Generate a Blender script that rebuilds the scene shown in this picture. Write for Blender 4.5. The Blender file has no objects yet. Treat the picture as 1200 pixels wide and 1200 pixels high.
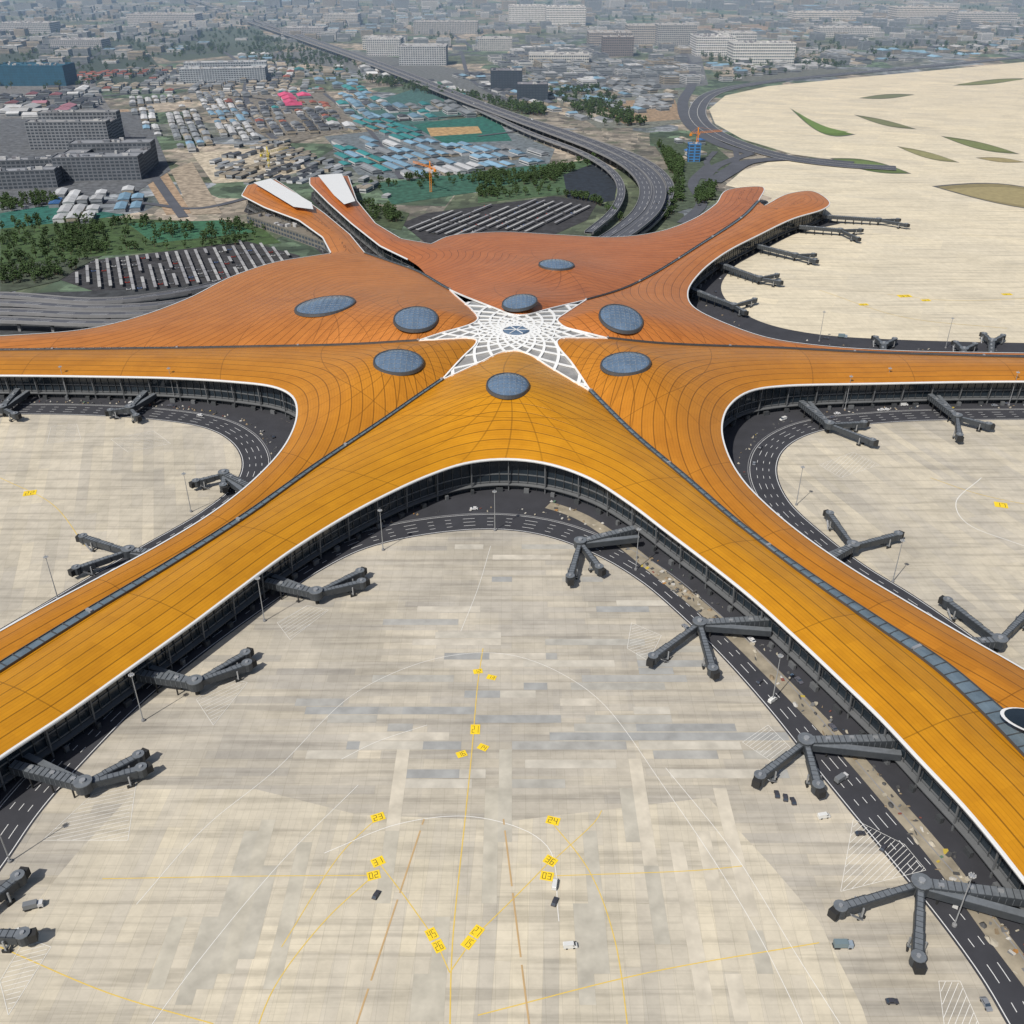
import bpy, math, random
import numpy as np
from mathutils import Vector, geometry, Matrix
random.seed(7); rng=np.random.default_rng(7)
# ------------------------------------------------------------------ survey frame
# camera = drone at 270 m; G() converts bearings measured on the photograph into
# true world positions on a plane of known height, where the things are then built.
H=270.0; F=1120.0; TH=math.atan(660/1120.0)
cT,sT=math.cos(TH),math.sin(TH)
def G(u,v,z=0.0):
    a=(u-600)/F; b=-(v-600)/F
    dy=cT+b*sT; dz=-sT+b*cT
    t=(z-H)/dz
    return np.array([a*t,dy*t,z])
def G2(u,v,z=0.0): return G(u,v,z)[:2]
scn=bpy.context.scene
# ------------------------------------------------------------------ node helpers
def newmat(name,rough=0.7,metal=0.0,spec=0.5):
    m=bpy.data.materials.new(name); m.use_nodes=True
    nt=m.node_tree; b=nt.nodes['Principled BSDF']
    b.inputs['Roughness'].default_value=rough; b.inputs['Metallic'].default_value=metal
    b.inputs['Specular IOR Level'].default_value=spec
    return m,nt,b
class N:
    def __init__(s,nt): s.nt=nt
    def node(s,t,**k):
        n=s.nt.nodes.new(t)
        for a,b in k.items(): setattr(n,a,b)
        return n
    def setin(s,n,i,x):
        if x is None: return
        if isinstance(x,bpy.types.NodeSocket): s.nt.links.new(x,n.inputs[i])
        else: n.inputs[i].default_value=x
    def math(s,op,a,b=None,c=None,clamp=False):
        n=s.node('ShaderNodeMath',operation=op,use_clamp=clamp)
        s.setin(n,0,a); s.setin(n,1,b); s.setin(n,2,c); return n.outputs[0]
    def mix(s,f,a,b,bt='MIX'):
        n=s.node('ShaderNodeMixRGB',blend_type=bt)
        s.setin(n,0,f)
        for i,x in ((1,a),(2,b)):
            if isinstance(x,tuple) and len(x)==3: x=(*x,1)
            s.setin(n,i,x)
        return n.outputs[0]
    def pos(s): return s.node('ShaderNodeNewGeometry').outputs['Position']
    def noise(s,vec,scale,detail=3,rough=0.55):
        n=s.node('ShaderNodeTexNoise'); s.setin(n,'Vector',vec); n.inputs['Scale'].default_value=scale
        n.inputs['Detail'].default_value=detail; n.inputs['Roughness'].default_value=rough
        return n.outputs[0]
    def ramp(s,f,stops):
        n=s.node('ShaderNodeValToRGB'); s.setin(n,0,f); r=n.color_ramp
        while len(r.elements)<len(stops): r.elements.new(0.5)
        for e,(p,c) in zip(r.elements,stops):
            e.position=p; e.color=(*c,1) if len(c)==3 else c
        return n.outputs[0]
    def mapping(s,vec,rot=0,scale=(1,1,1),loc=(0,0,0)):
        n=s.node('ShaderNodeMapping'); s.setin(n,'Vector',vec); n.inputs['Rotation'].default_value=(0,0,rot)
        n.inputs['Scale'].default_value=scale; n.inputs['Location'].default_value=loc
        return n.outputs[0]
def simple(name,col,rough=0.7,metal=0.0,var=0.18,scale=0.15,spec=0.5):
    m,nt,b=newmat(name,rough,metal,spec); n=N(nt)
    f=n.noise(n.pos(),scale,4)
    c=n.mix(f,tuple(x*(1-var) for x in col),tuple(min(1,x*(1+var)) for x in col))
    nt.links.new(c,b.inputs['Base Color']); return m
def vcol(name,rough=0.8,var=0.12):
    m,nt,b=newmat(name,rough); n=N(nt)
    a=n.node('ShaderNodeAttribute',attribute_name='Col').outputs['Color']
    f=n.noise(n.pos(),0.12,3)
    c=n.mix(1.0,a,n.ramp(f,[(0.3,(1-var*2,)*3),(0.7,(1,1,1))]),'MULTIPLY')
    nt.links.new(c,b.inputs['Base Color']); return m
# ------------------------------------------------------------------ mesh builder
class MB:
    def __init__(s): s.v=[]; s.f=[]; s.m=[]; s.c=[]
    def add(s,vs,fs,m=0,c=(1,1,1)):
        o=len(s.v); s.v.extend([tuple(map(float,x)) for x in vs])
        for f in fs: s.f.append(tuple(i+o for i in f)); s.m.append(m); s.c.append(c)
    def box(s,c,size,rz=0,m=0,col=(1,1,1),bottom=False):
        x,y,z=[k/2 for k in size]; ca,sa=math.cos(rz),math.sin(rz)
        vs=[]
        for dz in (-z,z):
            for dx,dy in ((-x,-y),(x,-y),(x,y),(-x,y)):
                vs.append((c[0]+dx*ca-dy*sa,c[1]+dx*sa+dy*ca,c[2]+dz))
        fs=[(4,5,6,7),(0,1,5,4),(1,2,6,5),(2,3,7,6),(3,0,4,7)]
        if bottom: fs.append((3,2,1,0))
        s.add(vs,fs,m,col)
    def beam(s,a,b,w,h,m=0,w2=None,h2=None):
        a=Vector(a);b=Vector(b); d=(b-a); 
        if d.length<1e-6: return
        d.normalize()
        r=d.cross(Vector((0,0,1)))
        if r.length<1e-4: r=Vector((1,0,0))
        r.normalize(); u=r.cross(d).normalized()
        w2=w if w2 is None else w2; h2=h if h2 is None else h2
        vs=[]
        for p,ww,hh in ((a,w,h),(b,w2,h2)):
            for i,j in ((-1,-1),(1,-1),(1,1),(-1,1)):
                vs.append(p+r*i*ww/2+u*j*hh/2)
        s.add(vs,[(0,1,5,4),(1,2,6,5),(2,3,7,6),(3,0,4,7),(3,2,1,0),(4,5,6,7)],m)
    def cyl(s,c,r,h,n=10,m=0,r2=None,cap=True):
        r2=r if r2 is None else r2
        vs=[(c[0]+r*math.cos(2*math.pi*i/n),c[1]+r*math.sin(2*math.pi*i/n),c[2]) for i in range(n)]
        vs+=[(c[0]+r2*math.cos(2*math.pi*i/n),c[1]+r2*math.sin(2*math.pi*i/n),c[2]+h) for i in range(n)]
        fs=[(i,(i+1)%n,n+(i+1)%n,n+i) for i in range(n)]
        if cap: fs.append(tuple(range(n,2*n)))
        s.add(vs,fs,m)
    def obj(s,name,mats,parent=None,smooth=False,col=False):
        me=bpy.data.meshes.new(name); me.from_pydata(s.v,[],s.f)
        for mt in mats: me.materials.append(mt)
        me.polygons.foreach_set('material_index',s.m)
        if smooth: me.polygons.foreach_set('use_smooth',[True]*len(s.f))
        if col:
            at=me.color_attributes.new('Col','FLOAT_COLOR','CORNER')
            arr=[]
            for f,c in zip(s.f,s.c): arr.extend([c[0],c[1],c[2],1.0]*len(f))
            at.data.foreach_set('color',arr)
        me.update()
        o=bpy.data.objects.new(name,me); scn.collection.objects.link(o)
        if parent: o.parent=parent
        return o
def empty(name):
    o=bpy.data.objects.new(name,None); scn.collection.objects.link(o); return o
def catmull(P,step=4.0):
    P=[np.array(p,float) for p in P]; out=[]
    n=len(P)
    for i in range(n-1):
        p0=P[i-1] if i>0 else 2*P[0]-P[1]; p1=P[i];p2=P[i+1]
        p3=P[i+2] if i+2<n else 2*P[-1]-P[-2]
        L=np.linalg.norm(p2-p1); k=max(1,int(L/step))
        a0=max(1e-3,np.linalg.norm(p1-p0))**.5; a1=max(1e-3,L)**.5; a2=max(1e-3,np.linalg.norm(p3-p2))**.5
        t0=0;t1=a0;t2=t1+a1;t3=t2+a2
        for j in range(k):
            t=t1+(t2-t1)*j/k
            A1=(t1-t)/(t1-t0)*p0+(t-t0)/(t1-t0)*p1
            A2=(t2-t)/(t2-t1)*p1+(t-t1)/(t2-t1)*p2
            A3=(t3-t)/(t3-t2)*p2+(t-t2)/(t3-t2)*p3
            B1=(t2-t)/(t2-t0)*A1+(t-t0)/(t2-t0)*A2
            B2=(t3-t)/(t3-t1)*A2+(t-t1)/(t3-t1)*A3
            out.append((t2-t)/(t2-t1)*B1+(t-t1)/(t2-t1)*B2)
    out.append(P[-1]); return out
def resample(P,step):
    P=np.array(P); d=np.r_[0,np.cumsum(np.linalg.norm(np.diff(P[:,:2],axis=0),axis=1))]
    n=max(2,int(d[-1]/step)+1); t=np.linspace(0,d[-1],n)
    return np.stack([np.interp(t,d,P[:,k]) for k in range(P.shape[1])],1), t
def normals(P):
    T=np.gradient(P[:,:2],axis=0); T/=np.maximum(1e-9,np.linalg.norm(T,axis=1))[:,None]
    return np.stack([-T[:,1],T[:,0]],1)   # left normals
def ribbon(mb,P,w,z,off=0,dash=None,step=3.0,m=0,col=(1,1,1)):
    P=np.array([p[:2] for p in P]); 
    if dash: step=min(step,dash[0])
    R,t=resample(P,step); n=normals(R)
    for i in range(len(R)-1):
        if dash and (t[i]%(dash[0]+dash[1]))>=dash[0]: continue
        a=R[i]+n[i]*(off-w/2); b=R[i]+n[i]*(off+w/2); c=R[i+1]+n[i+1]*(off+w/2); d=R[i+1]+n[i+1]*(off-w/2)
        mb.add([(*a,z),(*d,z),(*c,z),(*b,z)],[(0,1,2,3)],m,col)
def fill(mb,P,z,m=0,col=(1,1,1)):
    vs=[Vector((p[0],p[1])) for p in P]
    V,E,Fc,_,_,_=geometry.delaunay_2d_cdt(vs,[],[list(range(len(vs)))],1,1e-4)
    fs=[]
    for f in Fc:
        a,b,c=[V[i] for i in f[:3]]
        ar=(b.x-a.x)*(c.y-a.y)-(b.y-a.y)*(c.x-a.x)
        fs.append(tuple(f) if ar>0 else tuple(reversed(f)))
    mb.add([(v.x,v.y,z) for v in V],fs,m,col)
def inpoly(pts,poly):
    pts=np.atleast_2d(pts); x,y=pts[:,0],pts[:,1]; r=np.zeros(len(pts),bool)
    n=len(poly); j=n-1
    for i in range(n):
        xi,yi=poly[i][:2]; xj,yj=poly[j][:2]
        c=((yi>y)!=(yj>y))&(x<(xj-xi)*(y-yi)/((yj-yi) if yj!=yi else 1e-12)+xi); r^=c; j=i
    return r
def segdist(pts,P,closed=False):
    P=np.array([p[:2] for p in P]); A=P[:-1];B=P[1:]
    if closed: A=P; B=np.roll(P,-1,0)
    out=np.full(len(pts),1e9)
    for a,b in zip(A,B):
        d=b-a; L=max(1e-9,d@d); t=np.clip(((pts-a)@d)/L,0,1)
        out=np.minimum(out,np.hypot(*(pts-(a+t[:,None]*d)).T))
    return out
# ------------------------------------------------------------------ materials
def roof_mat(name,col,centers):
    m,nt,b=newmat(name,0.42,0.28,0.5); n=N(nt)
    d=n.node('ShaderNodeAttribute',attribute_name='edge_d').outputs['Fac']
    r=n.node('ShaderNodeAttribute',attribute_name='hub_r').outputs['Fac']
    pos=n.pos()
    big=n.noise(pos,0.012,4); fine=n.noise(pos,0.25,3)
    c=n.mix(big,tuple(x*0.84 for x in col),tuple(x*1.12 for x in col))
    strip=n.math('FLOOR',n.math('MULTIPLY',d,1/3.4))
    seg=n.math('FLOOR',n.math('MULTIPLY',r,1/17.0))
    wn=n.node('ShaderNodeTexWhiteNoise',noise_dimensions='2D')
    cb=n.node('ShaderNodeCombineXYZ'); n.setin(cb,0,strip); n.setin(cb,1,seg); n.setin(wn,'Vector',cb.outputs[0])
    c=n.mix(1.0,c,n.ramp(wn.outputs['Value'],[(0,(0.89,0.88,0.87)),(1,(1,1,1))]),'MULTIPLY')
    l1=n.math('LESS_THAN',n.math('FRACT',n.math('MULTIPLY',d,1/6.8)),0.085)
    l2=n.math('LESS_THAN',n.math('FRACT',n.math('MULTIPLY',d,1/1.7)),0.16)
    l3=n.math('LESS_THAN',n.math('FRACT',n.math('MULTIPLY',r,1/68.0)),0.008)
    dark=tuple(x*0.34 for x in col)
    c=n.mix(n.math('MULTIPLY',l2,0.20),c,dark)
    c=n.mix(n.math('MULTIPLY',l1,0.8),c,dark)
    c=n.mix(n.math('MULTIPLY',l3,0.6),c,dark)
    for (cx,cy,rad) in centers:
        sep=n.node('ShaderNodeSeparateXYZ'); n.setin(sep,0,pos)
        dx=n.math('SUBTRACT',sep.outputs[0],float(cx)); dy=n.math('SUBTRACT',sep.outputs[1],float(cy))
        rr=n.math('SQRT',n.math('ADD',n.math('MULTIPLY',dx,dx),n.math('MULTIPLY',dy,dy)))
        an=n.math('ARCTAN2',dy,dx)
        an=n.math('ADD',n.math('MULTIPLY',an,26/(2*math.pi)),n.math('MULTIPLY',n.math('SINE',n.math('MULTIPLY',an,2.0)),0.7))
        an=n.math('ADD',an,n.math('MULTIPLY',rr,0.010))
        ln=n.math('LESS_THAN',n.math('FRACT',an),n.math('DIVIDE',3.2,n.math('ADD',rr,14.0)))
        mask=n.math('SUBTRACT',1.0,n.math('DIVIDE',rr,float(rad)),clamp=True)
        mask=n.math('MULTIPLY',n.math('POWER',mask,0.5),0.75)
        c=n.mix(n.math('MULTIPLY',ln,mask),c,dark)
    st=n.ramp(n.noise(pos,0.05,6,0.7),[(0.35,(0.88,0.85,0.82)),(0.6,(1,1,1))])
    c=n.mix(1.0,c,st,'MULTIPLY')
    nt.links.new(c,b.inputs['Base Color'])
    nt.links.new(n.math('ADD',0.28,n.math('MULTIPLY',fine,0.2)),b.inputs['Roughness'])
    bp=n.node('ShaderNodeBump'); bp.inputs['Strength'].default_value=0.5; bp.inputs['Distance'].default_value=0.25
    n.setin(bp,'Height',n.math('MULTIPLY',l1,-1.0)); nt.links.new(bp.outputs[0],b.inputs['Normal'])
    return m
def concrete(name,c1,c2,bw,rh,rot,dirt=0.25,lo=0.80):
    m,nt,b=newmat(name,0.85); n=N(nt); pos=n.pos()
    def brick(bw,rh,a,bb,rot,mort,ms=0.0,off=0.5):
        t=n.node('ShaderNodeTexBrick'); n.setin(t,'Vector',n.mapping(pos,rot)); t.offset=off
        t.inputs['Color1'].default_value=(*a,1); t.inputs['Color2'].default_value=(*bb,1)
        t.inputs['Mortar'].default_value=(*mort,1); t.inputs['Scale'].default_value=1
        t.inputs['Mortar Size'].default_value=ms; t.inputs['Mortar Smooth'].default_value=0
        t.inputs['Brick Width'].default_value=bw; t.inputs['Row Height'].default_value=rh
        return t.outputs['Color']
    c=brick(bw,rh,c1,c2,rot,tuple(x*0.8 for x in c1),0.06)
    c=n.mix(1.0,c,n.mix(n.ramp(n.noise(pos,0.008,2),[(0.4,(0.25,)*3),(0.6,(1,)*3)]),(1,1,1),brick(bw*1.7,rh,(lo-.03,lo-.02,lo),(1.0,1.0,1.0),rot,(0.9,0.9,0.9),0.0,0.37)),'MULTIPLY')
    c=n.mix(1.0,c,brick(bw*0.8,rh*3,(0.93,0.93,0.94),(1.03,1.02,1.0),rot,(0.9,0.9,0.9),0.0,0.23),'MULTIPLY')
    c=n.mix(1.0,c,brick(5,5,(0.965,0.965,0.965),(1.02,1.02,1.02),0,(0.84,0.84,0.83),0.08,0.0),'MULTIPLY')
    s1=n.ramp(n.noise(pos,0.02,6,0.65),[(0.3,(1-dirt,)*3),(0.62,(1,1,1))])
    s2=n.ramp(n.noise(pos,0.15,5,0.7),[(0.3,(0.86,0.86,0.86)),(0.6,(1,1,1))])
    c=n.mix(1.0,c,s1,'MULTIPLY'); c=n.mix(1.0,c,s2,'MULTIPLY')
    st=n.noise(n.mapping(pos,rot,(0.012,0.25,1)),1.0,4,0.6)
    c=n.mix(1.0,c,n.ramp(st,[(0.36,(0.78,0.78,0.78)),(0.5,(1,1,1))]),'MULTIPLY')
    nt.links.new(c,b.inputs['Base Color']); return m
M={}
M['conc_front']=concrete('concrete_apron_crosswise',(0.60,0.54,0.43),(0.49,0.452,0.385),34,4.5,0,0.25,0.78)
M['conc_near']=concrete('concrete_apron_lengthwise',(0.66,0.59,0.45),(0.59,0.535,0.43),46,5.0,math.radians(93),0.16,0.87)
M['conc_side']=concrete('concrete_apron_side',(0.62,0.555,0.43),(0.55,0.50,0.41),44,6,math.radians(72),0.2,0.85)
M['conc_far']=concrete('concrete_airfield',(0.72,0.635,0.47),(0.66,0.59,0.45),90,14,math.radians(25),0.12,0.92)
M['asphalt']=simple('asphalt',(0.034,0.035,0.042),0.85,var=0.45,scale=0.08)
M['asphalt_old']=simple('asphalt_worn',(0.075,0.08,0.095),0.85,var=0.35,scale=0.05)
M['white']=simple('white_paint',(0.66,0.66,0.65),0.6,var=0.12,scale=1)
M['faint']=simple('worn_white_paint',(0.70,0.69,0.65),0.7,var=0.1,scale=1)
M['yellow']=simple('yellow_paint',(0.80,0.56,0.02),0.6,var=0.15,scale=0.5)
M['yellow_worn']=simple('worn_yellow_paint',(0.64,0.45,0.09),0.7,var=0.2,scale=0.5)
M['black']=simple('black_paint',(0.03,0.03,0.03),0.6)
M['fascia']=simple('white_fascia',(0.66,0.66,0.65),0.4,var=0.05)
M['glass']=simple('facade_glass',(0.018,0.026,0.034),0.12,var=0.5,scale=0.1,spec=0.7)
M['skyglass']=simple('skylight_glass',(0.10,0.15,0.22),0.08,var=0.45,scale=0.12,spec=1.0)
M['seamglass']=simple('seam_glass',(0.12,0.16,0.19),0.15,var=0.5,scale=0.15,spec=0.8)
M['mull']=simple('dark_grey_metal',(0.075,0.08,0.085),0.45,0.3)
M['lattice']=simple('lattice_white',(0.76,0.76,0.74),0.45,var=0.08)
M['hubglass']=simple('hub_glass',(0.24,0.235,0.225),0.25,var=0.7,scale=0.10)
M['jb_dark']=simple('jet_bridge_grey',(0.050,0.057,0.065),0.5,0.2,var=0.35,scale=0.5)
M['jb_light']=simple('jet_bridge_roof',(0.16,0.175,0.19),0.5,0.2,var=0.35,scale=0.5)
M['rubber']=simple('rubber',(0.02,0.02,0.02),0.8)
M['steel']=simple('galvanised_steel',(0.36,0.37,0.38),0.45,0.4)
M['lamp']=simple('lamp_glass',(0.40,0.40,0.39),0.3)
M['deck']=simple('expressway_deck',(0.075,0.08,0.095),0.85,var=0.3,scale=0.03)
M['parapet']=simple('concrete_parapet',(0.22,0.22,0.225),0.8)
M['dust']=simple('dusty_strip',(0.27,0.235,0.175),0.95,var=0.8,scale=0.12)
M['vcol']=vcol('painted_sheet_and_walls'); M['leaf']=vcol('leaf_masses',0.9,0.25)
M['win']=simple('window_glass',(0.035,0.05,0.07),0.2,var=0.4,scale=0.1)
# ------------------------------------------------------------------ terminal
C=G(605,385,40.0)[:2]
def zb(x,y):
    r=np.hypot(x-C[0],y-C[1]); return 20+20*np.exp(-(r/130)**2)
def GE(u,v,dz=-1.5):
    z=25.0
    for _ in range(12):
        p=G(u,v,z); z=float(zb(p[0],p[1]))+dz
    p=G(u,v,z); return p[:2]
front_edge=[(1330,1190),(1290,1140),(1200,1032),(1175,1000),(1130,946),(1080,893),(1030,840),(980,792),(930,745),(880,700),(830,660),(780,622),(735,588),(690,560),(640,543),(590,538),(545,543),(500,558),(450,581),(400,608),(340,646),(280,690),(220,735),(150,785),(80,835),(0,888),(-130,980)]
ll_edge=[(-130,812),(0,740),(50,712),(120,675),(190,637),(250,600),(300,560),(335,520),(348,485),(342,464),(320,453),(270,447),(200,443),(100,441),(0,440),(-170,440)]
l_top=[(-170,402),(0,394),(100,386),(160,372),(220,350),(270,325),(320,308),(360,301),(388,297)]
prA=[(388,297),(378,278),(350,258),(310,243),(283,229),(290,217),(322,210),(345,225),(380,250),(410,275),(428,297)]
prB=[(478,304),(445,288),(412,262),(385,238),(363,216),(363,208),(408,206),(418,235),(440,262),(470,280),(505,286)]
back_edge=[(505,286),(530,276),(590,272),(650,275),(720,278),(770,272),(810,258),(838,240),(855,222),(892,219),(889,236)]
ur_edge=[(896,241),(925,227),(950,224),(972,237),(965,245),(930,256),(890,275),(850,296),(820,320),(806,343),(814,361),(850,379),(900,396),(960,405),(1050,411),(1200,414),(1380,416)]
rr_edge=[(1380,449),(1200,447),(1050,449),(920,452),(880,458),(855,475),(846,500),(852,530),(870,562),(905,598),(950,634),(1000,668),(1060,704),(1130,745),(1200,785),(1330,865)]
S_L=[(490,400),(440,403),(300,407),(0,411),(-170,413)]
S_R=[(712,397),(760,402),(900,408),(1050,415),(1200,419),(1380,421)]
S_LL=[(518,446),(480,472),(380,540),(280,611),(190,668),(100,722),(0,785),(-130,870)]
S_LR=[(692,459),(740,507),(800,558),(870,618),(950,678),(1030,733),(1100,782),(1150,826),(1220,895),(1330,1010)]
S_ULa=[(527,340),(490,319),(460,308),(428,297)]
S_ULb=[(527,340),(500,322),(490,312),(478,304)]
S_UR=[(687,352),(740,335),(820,288),(870,255),(889,236)]
def W(L,step=4.0): return catmull([GE(*p) for p in L],step)
def Ws(L):
    P=[GE(*p) for p in L]; R,_=resample(P,4.0); return list(R)
sk={'front':[(595,457,24,11)],'ll':[(467,425,28,9)],'lu':[(487,370,25,9),(381,359,34,11)],'back':[(652,311,20,13),(609,347,20,10)],'ru':[(728,371,25,8.5)],'rr':[(733,427,28,9)]}
petal_def={
 'front':(W(S_LL),W(list(reversed(front_edge))),W(S_LR)),
 'll':(W(S_L),W(list(reversed(ll_edge))),W(S_LL)),
 'lu':(W(S_ULa),list(reversed(Ws(prA)))+list(reversed(W(l_top))),W(S_L)),
 'back':(W(S_UR),list(reversed(W(back_edge)))+list(reversed(Ws(prB))),W(S_ULb)),
 'ru':(W(S_R),list(reversed(W(ur_edge))),W(S_UR)),
 'rr':(W(S_LR),list(reversed(W(rr_edge))),W(S_R)),
}
ROOFCOL_SHEEN={'front':(0.70,0.305,0.012),'ll':(0.64,0.255,0.020),'rr':(0.63,0.245,0.022),'lu':(0.62,0.225,0.045),'ru':(0.62,0.215,0.045),'back':(0.57,0.185,0.05)}  # sun sheen painted into petal base colours: golden in front, redder at rear
terminal=empty('airport_terminal')
def dedupe(P):
    out=[P[0]]
    for p in P[1:]:
        if np.linalg.norm(np.array(p)-np.array(out[-1]))>1.0: out.append(p)
    if np.linalg.norm(out[0]-out[-1])<1.0: out.pop()
    return out
def angdiff(a,b): return (b-a+math.pi)%(2*math.pi)-math.pi
skinfo=[]; hubrims=[]
for key,(Sa,edge,Sb) in petal_def.items():
    a0=Sa[0]; b0=Sb[0]
    ta=math.atan2(*(a0-C)[::-1]); tb=math.atan2(*(b0-C)[::-1]); da=angdiff(tb,ta)
    ra=np.linalg.norm(a0-C); rb=np.linalg.norm(b0-C)
    hubc=[b0]
    for f,rr_ in ((0.13,0.66),(0.30,0.46),(0.5,0.41),(0.70,0.46),(0.87,0.66)):
        rad=(rb*(1-f)+ra*f)*rr_; rad=min(rad,36 if f==0.5 else (40 if 0.2<f<0.8 else 62))
        t=tb+da*f; hubc.append(C+rad*np.array([math.cos(t),math.sin(t)]))
    hubc.append(a0); hub=catmull(hubc,3.0); hubrims.append(hub)
    poly=dedupe(list(Sa)+list(edge)+list(reversed(Sb))+hub[1:-1])
    poly=[np.array(p) for p in poly]
    cents=[]
    for (u,v,a,bb) in sk[key]:
        z=34.
        for _ in range(6):
            p=G(u,v,z); z=float(zb(p[0],p[1]))+9.5
        wid=abs(G(u+a,v,z)[0]-p[0]); dep=abs(G(u,v-bb,z)[1]-G(u,v+bb,z)[1])/2
        cents.append((p[0],p[1],wid,min(dep,wid*1.15)))
    def surf(pts,poly=poly,cents=cents,key=key):
        dA=segdist(pts,poly,True)
        bul=np.full(len(pts),4.5)
        for (x,y,w,d_) in cents: bul+=10.5/len(cents)**.5*np.exp(-((pts[:,0]-x)**2+(pts[:,1]-y)**2)/(2*(w+20)**2))
        return zb(pts[:,0],pts[:,1])-1.5+bul*(1-np.exp(-dA/18))
    A=np.array(poly); lo=A.min(0); hi=A.max(0)
    gx,gy=np.meshgrid(np.arange(lo[0],hi[0],4.5),np.arange(lo[1],hi[1],4.5)); pts=np.stack([gx.ravel(),gy.ravel()],1)
    pts=pts[inpoly(pts,poly)]; pts=pts[segdist(pts,poly,True)>2.0]
    allp=[Vector(p) for p in poly]+[Vector(p) for p in pts]
    V,E,Fc,_,_,_=geometry.delaunay_2d_cdt(allp,[],[list(range(len(poly)))],1,1e-3)
    VP=np.array([(v.x,v.y) for v in V]); Z=surf(VP)
    de=segdist(VP,edge); hr=np.hypot(VP[:,0]-C[0],VP[:,1]-C[1])
    mb=MB(); fs=[]
    for f in Fc:
        a,b,c=[V[i] for i in f[:3]]
        fs.append(tuple(f) if (b.x-a.x)*(c.y-a.y)-(b.y-a.y)*(c.x-a.x)>0 else tuple(reversed(f)))
    mb.add(np.c_[VP,Z],fs)
    o=mb.obj('roof_shell_'+key,[roof_mat('roof_sheet_'+key,ROOFCOL_SHEEN[key],[(c[0],c[1],85) for c in cents])],terminal,smooth=True)
    for nm,arr in (('edge_d',de),('hub_r',hr)):
        at=o.data.attributes.new(nm,'FLOAT','POINT'); at.data.foreach_set('value',arr.astype(np.float32))
    for c in cents:
        zc=float(surf(np.array([[c[0],c[1]]]))[0])
        e=2.0; q=surf(np.array([[c[0]+e,c[1]],[c[0]-e,c[1]],[c[0],c[1]+e],[c[0],c[1]-e]]))
        skinfo.append((c,zc,(q[0]-q[1])/(2*e),(q[2]-q[3])/(2*e)))
    E2=np.array(edge); R,t=resample(E2,5.0); n=normals(R)
    test=R+n*3; sgn=1 if inpoly(test,poly).mean()>0.5 else -1
    n=n*sgn
    mf=MB(); zz=zb(R[:,0],R[:,1])-1.5
    for i in range(len(R)-1):
        def q(i,off,z): return (*(R[i]+n[i]*off),z)
        z0,z1=zz[i],zz[i+1]
        for (o1,h1),(o2,h2),mt in (((0.6,0.40),(-0.4,0.35),0),((-0.4,0.35),(-0.6,-0.1),0),((-0.6,-0.1),(-0.4,-0.8),0),((-0.4,-0.8),(1.5,-1.4),2),((1.5,-1.4),(6.5,-2.2),2)):
            mf.add([q(i,o1,z0+h1),q(i+1,o1,z1+h1),q(i+1,o2,z1+h2),q(i,o2,z0+h2)],[(0,1,2,3)],mt)
        mf.add([q(i,6,0),q(i+1,6,0),q(i+1,6,z1-2),q(i,6,z0-2)],[(0,1,2,3)],1)
        for hz in (4.6,9.5):
            mf.add([q(i,5.7,hz),q(i+1,5.7,hz),q(i+1,5.7,hz+0.7),q(i,5.7,hz+0.7)],[(0,1,2,3)],3)
            mf.add([q(i,5.7,hz+.7),q(i+1,5.7,hz+.7),q(i+1,6.0,hz+0.7),q(i,6.0,hz+0.7)],[(0,1,2,3)],3)
        mf.beam(q(i,5.6,0),q(i,5.6,z0-2),0.3,0.4,2)
        if i%4==0: mf.beam(q(i,4.2,0),q(i,3.2,z0-1.6),0.6,0.6,3)
        mf.add([q(i,3.4,3.9),q(i+1,3.4,3.9),q(i+1,5.9,4.2),q(i,5.9,4.2)],[(0,1,2,3)],3)
        mf.add([q(i,3.4,3.4),q(i+1,3.4,3.4),q(i+1,3.4,3.9),q(i,3.4,3.9)],[(0,1,2,3)],2)
        if i%3==1:
            p=q(i,2.6,1.3); mf.box(p,(random.uniform(1.5,4),random.uniform(1,1.8),2.6),math.atan2(n[i][1],n[i][0])+1.57,random.choice((2,3,2)))
    mf.obj('facade_'+key,[M['fascia'],M['glass'],M['mull'],simple('spandrel_grey',(.12,.125,.13),.5)],terminal)
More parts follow.
